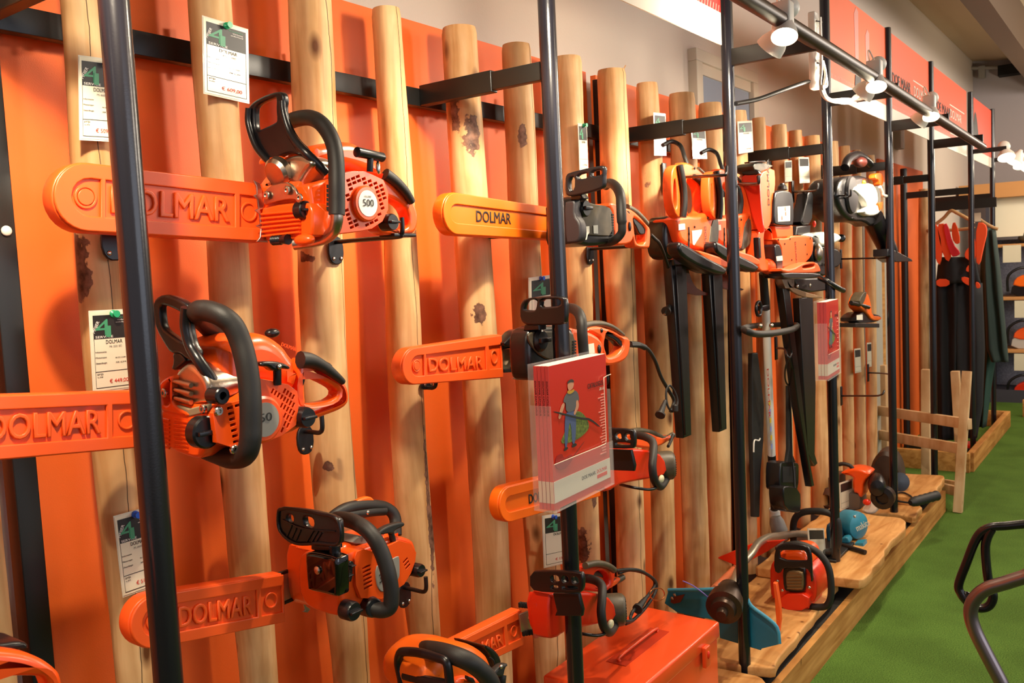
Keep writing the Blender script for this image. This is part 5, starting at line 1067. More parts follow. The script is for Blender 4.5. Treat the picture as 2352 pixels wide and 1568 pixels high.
# ---- leaf blower
crop(1850,330,3.647)
s=thing('leaf_blower','petrol leaf blower with black fan housing and white tank, nozzle pointing down right','leaf blower',at(560,900,y=1.2))
y=1.12
plate('fan_housing',[(280,330),(330,270),(520,260),(540,330),(520,600),(430,655),(370,640),(300,560),(265,450)],'y',y,.14,M['black'],s,bev=.02,sm=1,res=4)
a=at(380,430,y=y-.002); lathe('fan_cover',a,a-Vector((0,1,0)),[(0,.085),(.012,.08),(.02,.05),(.022,0)],mat('charcoal_plastic','2a2629',.5),s)
plate('fuel_tank',[(398,375),(480,338),(560,328),(600,380),(614,480),(590,520),(645,500),(640,560),(600,600),(520,605),(478,560),(530,540),(510,480),(450,420)],'y',y-.03,.06,M['white'],s,bev=.008,sm=1)
plate('tank_cap',[(582,252),(640,240),(655,290),(650,350),(622,350),(615,300),(585,295)],'y',y-.03,.03,M['gorange'],s,bev=.003,sm=1); plate('primer_cap',[(610,495),(650,488),(645,540),(625,560)],'y',y-.035,.02,M['gorange'],s,bev=.003)
tube('fuel_line',[(625,360,y-.04),(640,400,y-.04),(650,430,y-.04),(680,440,y-.04)],.008,M['ivory'],s,seg=8); blob('yellow_tag',at(490,325,y=y-.02),(.018,.008,.012),mat('yellow_plastic','d8b018',.4),s,sub=2)
tube('carry_handle',[(330,200,y+.03),(360,130,y+.03),(430,95,y+.03),(500,130,y+.03),(540,170,y+.03)],.02,M['black'],s,seg=12)
blob('throttle_cable',at(460,155,y=y+.02),(.05,.03,.025),mat('dark_red_part','4a1a12',.5),s)
plate('blower_elbow',[(370,600),(500,600),(620,620),(560,700),(500,650),(400,650)],'y',y,.08,M['black'],s,bev=.01,sm=1)
tube('blower_tube',[(560,620,y+.02),(610,720,y+.01),(660,820,y),(700,910,y-.01)],lambda t:.052-.008*t,M['black'],s,seg=18)
plate('nozzle',[(690,880),(760,895),(890,965),(900,985),(760,990),(690,940)],'y',y-.05,.07,M['black'],s,bev=.004,label='flared nozzle')
for y0 in ((300,965,690,955),(70,432,330,432)):
    rodhook([(y0[0],y0[1],1.33),((y0[0]+y0[2])/2,(y0[1]+y0[3])/2,1.2),(y0[2],y0[3],1.08),(y0[2]+8,y0[3]-25,1.07)],'thin black hook rod '+('under the leaf blower, empty' if y0[0]==300 else 'left of the leaf blower'))
rodhook([(265,450,1.33),(330,450,1.12),(370,440,1.05),(380,420,1.04),(380,385,1.04)],'hook rod holding the black fan housing of the blower')
# small machine right of the far catalogue stand
s=thing('small_saw','small orange and black saw on a hook beside the far catalogue holder','chainsaw',at(540,1500,y=1.25))
y=1.2
plate('body',[(430,1440),(500,1400),(560,1420),(640,1440),(630,1480),(560,1500),(430,1500)],'y',y,.08,M['black'],s,bev=.006,sm=1)
plate('orange_cover',[(480,1260),(520,1240),(550,1330),(560,1440),(640,1445),(635,1480),(560,1480),(520,1420),(450,1360)],'y',y-.01,.06,M['gorange'],s,bev=.006,sm=1)
plate('wheel_guard',[(455,1300),(490,1240),(520,1240),(490,1340),(460,1360)],'y',y-.012,.05,olive,s,bev=.004,sm=1)
plate('label',[(430,1435),(480,1430),(480,1475),(430,1475)],'y',y-.001,.001,M['ivory'],s,bev=.0001)
tube('handle',[(380,1330,y),(440,1345,y),(530,1370,y-.02)],.010,M['black'],s,seg=8); plate('tray',[(420,1500),(620,1505),(620,1540),(420,1535)],'y',y-.02,.08,M['rail'],s,bev=.002)
crop(1600,680,3.016)
rodhook([(1190,530,1.33),(1300,535,1.2),(1345,545,1.1)],'upper of the two empty far hook rods')
rodhook([(1005,690,1.33),(1230,690,1.12),(1270,685,1.08),(1290,675,1.06),(1300,655,1.06)],'lower empty hook rod near the fourth round post')
# ---------------------------------------------------------------- toolbox
crop(0,0,1)
s=thing('metal_toolbox','large orange-painted metal toolbox with a sunken lid handle, on the nearest plank','toolbox',(2.12,1.17,.166))
tb=mat('orange_metal_paint','e84c1c',.3,noise_amt=.05,nscale=8,coat=.2)
box('body',1.852,2.398,1.052,1.298,.166,.355,tb,s,.006)
box('lid',1.846,2.404,1.046,1.304,.352,.402,tb,s,.008)
for i in range(1):
    a=2.29; box('latch',a-.016,a+.016,1.034,1.047,.31,.37,tb,s,.003); blob('latch_pin',(a,1.033,.345),(.006,.004,.012),M['red'],s,sub=2)
hb=[at(1430,1500,z=.403),at(1483,1462,z=.403)]
tube('lid_handle',[Vector((2.02,1.17,.403)),Vector((2.02,1.17,.414)),Vector((2.13,1.17,.416)),Vector((2.24,1.17,.414)),Vector((2.24,1.17,.403))],.0045,tb,s,seg=8,n=3)
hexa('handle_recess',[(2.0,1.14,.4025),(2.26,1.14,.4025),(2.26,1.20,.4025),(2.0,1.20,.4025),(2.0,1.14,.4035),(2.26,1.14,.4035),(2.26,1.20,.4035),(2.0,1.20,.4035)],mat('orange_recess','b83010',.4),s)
# ---------------------------------------------------------------- teal brush cutter with guard, bent silver shaft
crop(1500,1200,4.26)
gx=2.66
tealm=mat('teal_guard_plastic','14708f',.4)
s=thing('brush_cutter','brush cutter with a broad teal guard and bent silver shaft standing on the second plank','brush cutter',at(1100,1230,x=gx))
plate('guard',[(110,790),(150,655),(300,650),(640,645),(650,610),(700,580),(800,600),(900,700),(960,820),(1100,930),(1215,1030),(1238,1190),(1060,1235),(1050,1250),(650,1130),(640,960),(420,920),(235,880)],'x',gx,.012,tealm,s,bev=.003,sm=0)
tube('guard_flange',[at(x,y,x=gx-.012) for x,y in ((150,660),(640,648),(655,608),(720,582),(820,605),(900,700),(960,815),(1100,920),(1212,1025),(1236,1180))],.0065,mat('teal_guard_edge','3a8aa8',.4),s,seg=8,n=3)
plate('line_cutter',[(178,730),(310,700),(265,780),(200,795),(170,780)],'x',gx-.006,.004,mat('rusty_blade','7a3a22',.5,.5),s,bev=.001)
for a in ((212,705),(188,738)): blob('cutter_bolt',at(*a,x=gx-.008),(.004,.006,.006),M['chrome'],s,sub=2)
c=at(750,650,x=gx-.02); e=at(670,900,x=gx-.17)
lathe('gear_head',c,e,[(0,.036),(.02,.038),(.05,.046),(.062,.046),(.064,.052),(.095,.056),(.115,.056),(.118,.04),(.14,.036),(.142,.018),(.165,.016)],mat('dark_gun_metal','4a3a30',.35,.7),s,28)
tube('trimmer_line',[at(590,775,x=gx-.10),at(480,680,x=gx-.12),at(380,610,x=gx-.13),at(290,570,x=gx-.14)],.0018,mat('violet_nylon_line','6f62c0',.4),s,seg=6)
shm=mat('satin_silver_tube','c9bda8',.3,.85)
P=[at(790,610,x=gx+.0),at(830,480,x=gx+.10),at(900,370,x=gx+.22)]
crop(1640,1180,4.6125)
P+=[at(400,410,x=gx+.30),at(470,310,x=gx+.42),at(570,250,x=gx+.55),at(700,230,x=gx+.75),at(850,210,x=gx+.95),at(990,215,x=gx+1.15)]
tube('shaft',P,.0145,shm,s,seg=16,n=6)
plate('blade_sheath',[(625,730),(660,740),(700,1000),(705,1130),(690,1250),(660,1170),(640,900)],'x',2.9,.02,M['oplast'],s,bev=.003)
q0=at(0,790,x=2.78); q1=at(235,560,x=3.2)
tube('shaft_cover',[q0,(q0+q1)/2,q1],.012,mat('salmon_tube','d9764a',.5),s,seg=10,n=1)
# red guard panel lying behind
s2=plate('red_guard',[(30,465),(250,375),(390,320),(560,290),(750,275),(690,315),(560,400),(400,485),(300,540),(240,550)],'x',3.15,.012,M['red'],None,bev=.003,label='flat red pointed guard plate leaning behind the third round post',cat='guard')
# ---------------------------------------------------------------- red chainsaw standing on the plank, front toward the viewer
x0=at(850,1025,z=.172).x
s=thing('chainsaw','orange-red petrol chainsaw standing on a plank with its muffler and hand guard facing forward','chainsaw',at(850,1025,z=.172))
plate('front_case',[(590,560),(640,480),(1000,560),(1060,640),(1090,760),(1080,920),(1010,950),(1000,1025),(700,1025),(690,900),(600,900),(590,700)],'x',x0+.03,.17,M['red'],s,bev=.008,sm=1)
plate('tank',[(700,850),(1010,845),(1000,1025),(705,1028)],'x',x0,.06,M['red'],s,bev=.005,sm=1)
plate('muffler_frame',[(725,590),(760,560),(940,570),(965,600),(965,810),(930,835),(770,825),(735,790)],'x',x0+.012,.03,M['black'],s,bev=.004,sm=1)
mfl=plate('muffler',[(755,640),(800,600),(930,610),(945,660),(945,790),(920,815),(790,805),(765,780)],'x',x0+.002,.03,mat('sooty_muffler','8c7350',.4,.7,bump=.5,bscale=80),s,bev=.006,sm=1)
for i in range(5):
    a=at(775,660+i*32,x=x0); b=at(930,655+i*33,x=x0); tube('muffler_rib',[a,b],.003,mat('sooty_muffler','8c7350'),mfl,seg=6,n=1)
plate('top_cover',[(640,480),(690,410),(820,385),(930,400),(990,470),(1000,570),(640,560)],'x',x0+.04,.16,M['ogloss'],s,bev=.02,sm=1,res=4)
plate('hand_guard',[(630,600),(640,380),(690,325),(800,312),(930,325),(1010,360),(1030,450),(1035,560),(1040,720),(1028,720),(1010,600),(930,560),(860,580),(730,570),(690,640)],'x',x0-.01,.016,M['black'],s,bev=.004,sm=1,holes=[[(690,400),(700,385),(940,385),(975,410),(990,480),(970,500),(700,490)]],hsm=1)
tube('front_handle',[at(760,330,x=x0+.05),at(900,320,x=x0+.05),at(1040,370,x=x0+.05),at(1140,450,x=x0+.05),at(1205,550,x=x0+.05),at(1235,680,x=x0+.05),at(1240,850,x=x0+.05),at(1210,950,x=x0+.05),at(1150,985,x=x0+.05),at(1000,980,x=x0+.05)],.0125,M['rubber'],s,seg=14,n=6)
for a in ((1008,780),(672,710),(722,810)): blob('bolt',at(*a,x=x0+.002),(.004,.006,.006),M['chrome'],s,sub=2)
# ---------------------------------------------------------------- machine with arched bar, partly behind the saw
x1=at(1150,560,z=.18).x
s=thing('tool_carrier','black tubular arch frame with a price card clipped on, standing behind the red chainsaw','frame',at(1150,520,z=.18))
tube('arch',[at(x,y,x=x1) for x,y in ((840,250),(840,120),(870,30),(950,-20),(1100,-30),(1230,-5),(1300,60),(1320,180),(1310,330),(1250,395),(1190,400))],.0145,M['rubber'],s,seg=12,n=6)
box('base_plate',x1-.03,x1+.25,1.06,1.3,.208,.225,M['rail'],s,.003)
tube('leg',[at(840,250,x=x1),Vector((x1,at(840,250,x=x1).y,.222))],.0145,M['rubber'],s,n=1); tube('leg',[at(1190,400,x=x1),Vector((x1+.02,at(1190,400,x=x1).y,.222))],.0145,M['rubber'],s,n=1)
crop(0,0,1)
t=card([(1855,1214),(1892,1214),(1899,1278),(1860,1284)],at(1875,1250,x=x1-.04).y,'349,00','PC 6112',None,'price card standing among the machines just behind the red chainsaw',0)
# ---------------------------------------------------------------- teal cut-off machine
crop(1860,1040,6.03)
x2=at(640,1300,z=.207).x
tq=mat('dusty_teal_paint','2a7d97',.4,noise_amt=.12,nscale=25)
s=thing('cut_off_machine','teal cut-off machine with a round blade guard on the middle plank','power tool',at(640,1300,z=.207))
c=at(640,1030,x=x2+.06); 
w=abs((at(440,1030,x=x2+.06)-at(840,1030,x=x2+.06)).length)/2
lathe('blade_guard',c+Vector((.05,.06,0)),c-Vector((.45,1,-.05)),[(0,w*.96),(.02,w),(.06,w),(.075,w*.93),(.085,w*.6),(.088,0)],tq,s,40)
text('lettering','makita',at(662,1085,x=x2-.035),(-.1,-.80,.55),(0,.4,.9),.028,M['ivory'],s,d=.002,width=.066)
plate('arm',[(425,1180),(520,1160),(560,1240),(500,1260),(425,1250)],'x',x2-.02,.05,tq,s,bev=.006,sm=1)
plate('motor_block',[(210,1010),(280,975),(330,1000),(400,1050),(430,1250),(330,1290),(230,1260)],'x',x2-.02,.14,mat('dark_teal','0f3c52',.5),s,bev=.01,sm=1)
plate('foot',[(620,1250),(740,1240),(750,1310),(620,1310)],'x',x2,.06,tq,s,bev=.004)
f0=at(400,1260,z=.225); f1=at(770,1375,z=.225)
tube('base_rail',[f0,(f0+f1)/2,f1],.010,M['rail'],s,seg=10,n=1)
blob('bolt',at(622,880,x=x2-.03),(.006,.006,.006),M['chrome'],s,sub=2)
# ---------------------------------------------------------------- orange engine with black cap, card in front
x3=at(660,800,z=.212).x
s=thing('backpack_engine','orange engine unit with a round black cap and a white tank, behind the teal machine','engine',at(700,840,z=.207))
plate('engine_shroud',[(420,270),(560,215),(700,225),(800,265),(830,300),(740,400),(735,560),(715,625),(670,600),(660,560),(600,550),(585,400),(600,330),(450,300)],'x',x3,.12,M['ogloss'],s,bev=.012,sm=1)
c=at(850,460,x=x3-.01); w=(at(730,460,x=x3)-at(975,460,x=x3)).length/2
lathe('round_cap',c+Vector((.10,.0,0)),c-Vector((1,.3,0)),[(0,w*.9),(.06,w),(.11,w*.95),(.13,w*.75),(.14,0)],M['black'],s,28,sc=(1.25,1))
plate('tank',[(700,780),(860,640),(900,700),(960,740),(930,810),(880,850),(770,850)],'x',x3-.02,.08,M['white'],s,bev=.012,sm=1)
lathe('hose_ring',at(1010,620,x=x3-.01)+Vector((.05,0,0)),at(1010,620,x=x3-.01)-Vector((1,0,0)),[(0,.05),(.06,.055),(.065,.03),(.05,.028),(.05,.0)],M['black'],s,20)
plate('engine_block',[(480,560),(700,560),(700,780),(620,800),(470,800)],'x',x3+.01,.12,mat('grey_casting','6d6058',.5,.3),s,bev=.006)
lathe('exhaust',at(230,650,x=x3)+Vector((.06,0,0)),at(230,650,x=x3)-Vector((1,0,0)),[(0,.06),(.06,.06),(.07,.03),(.02,.026),(.02,0)],mat('sooty_brown','5a4033',.5,.5),s,20)
tube('carry_handle',[at(x,y,x=x3+.02) for x,y in ((400,160),(470,150),(560,180),(600,240),(590,320))],.010,M['rubber'],s,seg=10)
plate('engine_side',[(240,350),(330,300),(420,300),(420,800),(300,790),(250,600)],'x',x3+.03,.10,mat('sooty_brown','5a4033'),s,bev=.006)
blob('fuel_cap',at(790,680,x=x3-.03),(.012,.02,.016),M['red'],s,sub=2)
crop(0,0,1)
card([(1928,1110),(1957,1100),(1959,1164),(1930,1172)],at(1940,1150,x=x3-.06).y,'599,00','PM 60',None,'price card leaning against the orange engine unit',0)
# black hose with grip, and dark drum behind the fifth post
crop(1860,1040,6.03)
s=thing('blower_hose','black hose end with a ribbed grip lying on the farthest plank','hose',at(1560,640,z=.235))
a,b=at(1390,690,z=.245),at(1680,610,z=.245)
lathe('grip',a,b,[(0,.012),(.02,.022)]+[(.03+.02*i,.026 if i%2 else .023) for i in range(10)]+[((b-a).length,.02)],M['rubber'],s,16)
tube('cable',[at(x,y,z=.222) for x,y in ((1400,690),(1300,680),(1200,650),(1200,560),(1300,550),(1400,600),(1430,650))],.005,M['rubber'],s,seg=6)
s=thing('dark_drum','dark round drum with a black knob, behind the fifth round post','drum',at(1040,520,z=.215))
c=at(1040,330,x=at(1050,520,z=.215).x+.1); 
lathe('drum',c+Vector((.12,0,0)),c-Vector((1,.1,0)),[(0,.10),(.02,.115),(.16,.115),(.18,.10),(.18,0)],mat('dark_brown_plastic','3a2b22',.5),s,28,sc=(1.3,.7))
lathe('knob',at(1220,400,x=c.x-.05),at(1290,400,x=c.x-.1),[(0,.05),(.03,.05),(.035,.0)],M['black'],s,20)
# ---------------------------------------------------------------- lamps on the pipe
lampw=mat('white_lamp_shade','e6e0d4',.4)
glow=mat('lamp_glow',(1,.86,.62),.5,emit=28)
def head(c,d,par,r=.034,L=.075):
    """bell shade opening toward d at point c"""
    d=Vector(d).normalized(); c=Vector(c)
    h=lathe('shade',c-d*L,c,[(0,.012),(.012,.016),(.03,.021),(L*.75,r*.92),(L,r),(L-.002,r-.002),(L-.01,r*.86)],lampw,par,24)
    lathe('bulb_face',c-d*.012,c,[(0,r*.8),(.004,r*.84),(.006,.0)],glow,h,24)
crop(0,0,1)
for i,lx in enumerate(LAMPX):
    lab=['spot lamp pair off the left end of the pipe','second spot lamp pair from the left end of the pipe','spot lamp pair just left of the visible part of the pipe','nearest visible pair of glowing spot lamps on the pipe','middle visible pair of glowing spot lamps on the pipe','farthest visible pair of glowing spot lamps on the pipe'][i]
    t=thing('spot_lamp',lab,'lamp',(lx,.8,2.07),'spot lamp pairs clamped to the pipe')
    box('clamp',lx-.02,lx+.02,.775,.825,2.045,2.13,lampw,t,.006)
    blob('swivel',(lx+.05,.80,2.125),(.03,.028,.028),lampw,t)
    head((lx-.02,.79,2.035),(-.55,-.12,-1),t); head((lx+.06,.86,2.03),(.15,.8,-.75),t,.04,.085)
    tube('lamp_wire',[Vector((lx,.8,2.13)),Vector((lx+.01,.82,2.17)),Vector((lx+.05,.83,2.15)),Vector((lx+.1,.82,2.09))],.003,M['white'],t,seg=6)
for j,(px,py) in enumerate(((2312,352),(2345,372))):
    c=at(px,py,x=(7.0,7.99)[j]); t=thing('spot_lamp','%s of the two far glowing lamps at the right edge'%('left' if j==0 else 'right'),'lamp',c,'far lamps at the right edge')
    head(c+Vector((0,0,-.03)),(-.5,-.2,-1),t,.055,.1); head(c+Vector((.1,-.03,-.06)),(-.4,.5,-1),t,.055,.1); blob('swivel',c+Vector((.03,.02,.05)),(.04,.04,.04),lampw,t)
    box('arm',c.x-.01,c.x+.01,c.y,1.07,c.z+.02,c.z+.05,M['rail'],t)
# power strip and wiring
a=at(1870,28,y=1.03); b=at(1872,205,y=1.03)
t=thing('power_strip','white power strip tied upright to the fourth round post','power strip',b)
box('strip_body',a.x-.022,a.x+.022,1.02,1.048,b.z,a.z,M['white'],t,.006)
for z in (.25,.45,.65,.85): lathe('socket',(a.x,1.021,b.z+(a.z-b.z)*z),(a.x,1.0,b.z+(a.z-b.z)*z),[(0,.017),(.0015,.017),(.002,.014),(.0005,.013),(.0005,0)],M['ivory'],t,20)
for z in (.3,.8): tube('cable_tie',[Vector((a.x-.026,1.015,b.z+.3*z)),Vector((a.x+.03,1.012,b.z+.3*z+.005)),Vector((a.x+.06,1.05,b.z+.3*z+.008))],.003,M['black'],t,seg=6)
tube('power_lead',[(1690,238,1.05),(1740,228,1.04),(1790,210,1.03),(1840,192,1.025),(1858,187,1.025)],.007,M['rubber'],None,seg=8,label='black power lead running from the third post to the white strip',cat='cable')
t=thing('cable_bundle','white lamp cables looping below the power strip to the lamp arm','cable',at(1890,225,y=1.0))
for k,pp in enumerate((((1884,40,1.01),(1887,150,1.0),(1884,195,.99),(1892,222,.97),(1915,234,.95),(1950,232,.92),(1985,215,.88),(2003,200,.84)),((1890,140,1.0),(1896,170,.99),(1892,205,.98),(1905,228,.96),(1940,228,.93),(1975,228,.9),(1998,222,.86)),((1893,150,1.0),(1899,195,.99),(1888,200,.98),(1900,224,.97),(1930,236,.94),(1965,236,.91)))):
    tube('cable',pp,.005,M['white'],t,seg=8)
lathe('inline_plug',at(1958,228,y=.93),at(1998,216,y=.87),[(0,.008),(.01,.014),(.06,.016),(.075,.01)],M['white'],t)
# ---------------------------------------------------------------- banners between the posts
BY=1.075
def banner(xa,xb,col,lab,zb=2.105,zt=2.545,strip=.075,art=0):
    t=thing('banner',lab,'banner',((xa+xb)/2,BY,zb),'printed banners stretched between the posts')
    m=mat('banner_'+col,col,.5); 
    box('printed_field',xa,xb,BY-.002,BY+.002,zb+strip,zt,m,t); box('white_strip',xa,xb,BY-.002,BY+.002,zb,zb+strip,mat('banner_white','e6dccb',.5),t)
    n=int((xb-xa)/.02)
    if art!=5:
        bm=bmesh.new()
        for i in range(n):
            x=xa+.01+i*.02; v=[bm.verts.new(p) for p in ((x,BY-.0026,zb+strip),(x+.004,BY-.0026,zb+strip),(x+.010,BY-.0026,zb+strip+.02),(x+.006,BY-.0026,zb+strip+.02))]; bm.faces.new(v)
        link('stitch_print',from_bm(bm),mat('stitch_pink','e0b0a0',.5),t)
    if art==1:
        for x,h0,h1 in ((xa+.42,.30,.42),(xa+.60,.28,.36)):
            plate('printed_blade',[(x,zb+.12),(x+.05,zb+.13),(x+.055,zb+h1),(x+.02,zb+h1+.012),(x-.01,zb+h1-.02)],'y',BY-.003,.001,mat('printed_pale_red','d98a80',.5),t,bev=.0001,world=True)
            plate('printed_handle',[(x-.02,zb+.09),(x+.09,zb+.09),(x+.08,zb+.17),(x+.04,zb+.20),(x,zb+.17)],'y',BY-.0042,.001,M['black_ink'],t,bev=.0001,world=True)
    if art in (2,3):
        text('slogan','DOE MAAR',(xa+.08,BY-.003,zb+.20),(1,0,0),(0,0,1),.055,M['black_ink'],t,d=.001,width=(xb-xa)*.42)
        text('brand','DOLMAR',(xa+.56,BY-.003,zb+.20),(1,0,0),(0,0,1),.055,mat('banner_white','e6dccb'),t,d=.001,width=(xb-xa)*.34)
        box('brand_line',xa+.55,xb-.09,BY-.003,BY-.002,zb+.275,zb+.282,mat('banner_white','e6dccb'),t)
        if art==3: box('brand_bar',xa+.56,xb-.09,BY-.003,BY-.002,zb+.10,zb+.15,mat('banner_white','e6dccb'),t)
    if art==4:
        plate('printed_tool',[(xa+.1,zb+.09),(xa+.35,zb+.10),(xa+.3,zb+.25),(xa+.2,zb+.36),(xa+.12,zb+.3)],'y',BY-.003,.001,M['black_ink'],t,bev=.0001,world=True,sm=1)
banner(1.70,2.612,'b8332a','deep red banner with stitched print at the top, left of the third round post',2.115,2.56,.095)
banner(3.67,4.625,'f0622c','orange banner picturing upright tools, right of the fourth round post',art=1)
banner(4.67,5.62,'ee5a28','orange banner lettered in black and white, between the fifth and sixth posts',art=2)
banner(5.70,6.86,'e65026','orange banner lettered in black and white, beyond the sixth post',art=3)
banner(7.03,7.97,'d8421e','last red-orange banner, at the far end of the row',art=4)
# small grey box on the wall
g=at(2062,318,y=1.57); box('wall_box',g.x-.09,g.x+.03,1.53,1.58,g.z-.08,g.z+.08,M['grey'],label='small grey electrical box on the white wall beyond the log row',cat='box')
# ---------------------------------------------------------------- second rack, beds, clothes
t=thing('display_rack','second black rack beyond the log wall, holding the work clothes','rack',(7.4,1.2,0))
for X in (7.0,7.99): cyl('post',(X,RY,0),(X,RY,2.56),.019,M['steel'],t,20); box('tie_bar',X-.012,X+.012,RY,1.53,1.86,1.905,M['rail'],t)
rp=at(2078,600,x=7.0).y; cyl('rear_post',(7.0,rp,0),(7.0,rp,2.08),.024,M['rail'],t,12); cyl('rear_post',(7.99,rp,0),(7.99,rp,2.0),.024,M['rail'],t,12)
box('base_bar',6.98,7.02,RY,rp,.01,.04,M['rail'],t)
ra=at(2128,478,x=7.3); rb=at(2228,470,x=7.3)
box('clothes_rail',7.24,7.36,ra.y-.0,ra.y+.03,1.66,1.80,M['rail'],t)
hexa('clothes_rail',[(7.28,ra.y,ra.z-.03),(7.30,ra.y,ra.z-.03),(7.30,.95,rb.z-.03),(7.28,.95,rb.z-.03),(7.28,ra.y,ra.z+.04),(7.30,ra.y,ra.z+.04),(7.30,.95,rb.z+.04),(7.28,.95,rb.z+.04)],M['rail'],t)
tag(box('trim_6',6.5,7.9,1.56,1.578,0,2.12,M['panel']),kind='structure')
log('peeled_log',[(430,2109,2134),(700,2109,2134),(1035,2112,2138)],'single pale log standing beside the second rack behind the clothes',zb=.0,ztop=1.93,seg=24,nr=30,y=1.42)
box('narrow_board',6.02,6.10,1.44,1.47,0,1.9,M['beam'],label='narrow upright board between the corrugated panel and the second rack',cat='board')
# raised bed frames
t=thing('bed_frame','low pine frame bed on the green carpet at the foot of the second rack','bed frame',(7.2,1.2,0))
box('front_plank',6.40,6.44,1.0,1.54,0,.13,M['beam'],t,.003); box('side_plank',6.44,8.2,.98,1.02,0,.13,M['beam'],t,.003); box('back_plank',8.2,8.24,.98,1.54,0,.13,M['beam'],t,.003)
t=thing('bed_frame','low pine board of the bed in front of the far shelves','bed frame',(8.6,.3,0)); box('front_plank',8.75,8.79,-1.0,.95,0,.15,M['beam'],t,.003)
# trestle
def bar(name,p,q,w,h,m,par):
    p,q=Vector(p),Vector(q); d=(q-p).normalized(); s_=d.cross(Vector((0,0,1))) if abs(d.z)<.8 else d.cross(Vector((1,0,0))); s_.normalize(); u=s_.cross(d)
    c=[p+s_*a*w/2+u*b*h/2 for a,b in ((-1,-1),(1,-1),(1,1),(-1,1))]; e=[x+(q-p) for x in c]
    return hexa(name,c+e,m,par,.002)
t=thing('wooden_trestle','pale wooden trestle standing on the green carpet at the end of the platform','trestle',(5.75,1.15,0))
fr=at(2200,1176,z=.0); fx=fr.x
top=at(2221,852,x=fx+.12); bar('leg',fr,top,.045,.055,M['pale'],t)
t2=at(2194,852,x=fx+.30); b2=at(2208,1085,x=fx+.30); bar('leg',b2,t2,.045,.05,M['pale'],t)
l1t=at(2026,838,x=6.0); l1b=at(2032,1066,x=6.0); bar('leg',(l1b.x,l1b.y,0),l1t,.05,.06,M['pale'],t)
l2t=at(2127,848,x=6.0); l2b=at(2127,1082,x=6.0); bar('leg',(l2b.x,l2b.y,0.0),l2t,.05,.05,M['pale'],t)
for (a,b) in (((2016,942),(2228,974)),((2022,998),(2206,1030))): bar('rail',at(*a,x=5.93),at(*b,x=fx+.07),.03,.06,M['pale'],t)
bar('foot_rail',at(2160,1118,x=5.85),at(2206,1130,x=fx+.05),.03,.055,M['pale'],t); bar('foot_rail',at(2170,1106,x=5.95),at(2206,1112,x=5.8),.03,.03,M['pale'],t)
# clothes
def garment(name,rows,x,m,par,amp=.02,fr=9,th=.07,seed=0,**k):
    nb=22; bm=bmesh.new(); F=[];B=[]
    R=[]
    for (y0,l0,r0),(y1,l1,r1) in zip(rows,rows[1:]):
        for i in range(5): s_=i/5; R.append((y0+(y1-y0)*s_,l0+(l1-l0)*s_,r0+(r1-r0)*s_))
    R.append(rows[-1])
    for (yy,l,r) in R:
        fa=[];ba=[]
        for j in range(nb+1):
            u=j/nb; p=at(l+(r-l)*u,yy,x=x); e=math.sin(math.pi*u)**.5
            w=amp*math.sin(u*fr+seed+p.z*1.5)+amp*.5*noise.noise(Vector((u*6,p.z*4,seed)))
            fa.append(bm.verts.new((p.x-th*.5*e+w,p.y,p.z))); ba.append(bm.verts.new((p.x+th*.5*e+w,p.y,p.z)))
        F.append(fa);B.append(ba)
    for G in (F,B):
        for a,b in zip(G,G[1:]):
            for j in range(nb): bm.faces.new((a[j],a[j+1],b[j+1],b[j]))
    for a,b in ((F[0],B[0]),(F[-1],B[-1])):
        for j in range(nb): bm.faces.new((a[j],a[j+1],b[j+1],b[j]))
    bmesh.ops.remove_doubles(bm,verts=bm.verts,dist=1e-4)
    return link(name,from_bm(bm),m,par,180,**k)
crop(0,0,1)
blk=mat('black_work_cloth','17161a',.85,bump=.4,bscale=250); org=mat('orange_work_cloth','f0501c',.8); grn=mat('grey_green_cloth','2f3d38',.85,bump=.4,bscale=250)
s=thing('dungarees','black work dungarees with orange straps and patches on a hanger in the second rack','clothing',at(2200,1000,x=7.15))
garment('bib',[(590,2160,2236),(610,2152,2245),(650,2148,2254)],7.15,blk,s)
garment('leg',[(650,2148,2200),(800,2150,2198),(930,2150,2195),(1010,2152,2192)],7.15,blk,s,seed=1)
garment('leg',[(650,2196,2256),(800,2194,2262),(930,2192,2258),(1005,2195,2245)],7.17,blk,s,seed=3)
for q in ([(2135,520),(2152,512),(2165,560),(2160,610),(2150,600),(2140,560)],[(2150,515),(2172,512),(2186,585),(2176,605),(2160,570)],[(2242,510),(2262,512),(2268,530),(2258,570),(2250,610),(2240,600)],[(2232,560),(2240,545),(2242,600),(2218,596),(2214,580)]):
    plate('shoulder_strap',q,'x',7.09,.03,org,s,bev=.004,sm=1)
plate('shoulder_strap',[(2166,515),(2176,512),(2188,560),(2206,580),(2200,588),(2184,590),(2172,550)],'x',7.08,.02,mat('pink_red_cloth','e02a3a',.8),s,bev=.004,sm=1)
for q in ([(2150,640),(2180,641),(2181,657),(2151,659)],[(2209,634),(2232,640),(2232,656),(2222,655),(2208,645)],[(2240,646),(2250,650),(2252,661),(2242,663)],[(2220,612),(2232,604),(2232,624),(2218,624)],[(2186,512),(2196,510),(2207,556),(2196,562),(2186,548)]):
    plate('orange_patch',q,'x',7.085,.012,org,s,bev=.003,sm=1)
s=thing('work_jacket','dark green-grey work jacket with a hanging sleeve, right of the dungarees','clothing',at(2280,980,x=7.5))
garment('body',[(525,2256,2284),(560,2252,2290),(650,2250,2298),(800,2250,2290),(900,2250,2275),(980,2248,2265)],7.5,mat('green_cloth','1f4038',.85),s,seed=5)
garment('sleeve',[(528,2266,2287),(600,2262,2296),(700,2262,2306),(800,2266,2315),(830,2276,2318)],7.42,grn,s,seed=8,th=.09)
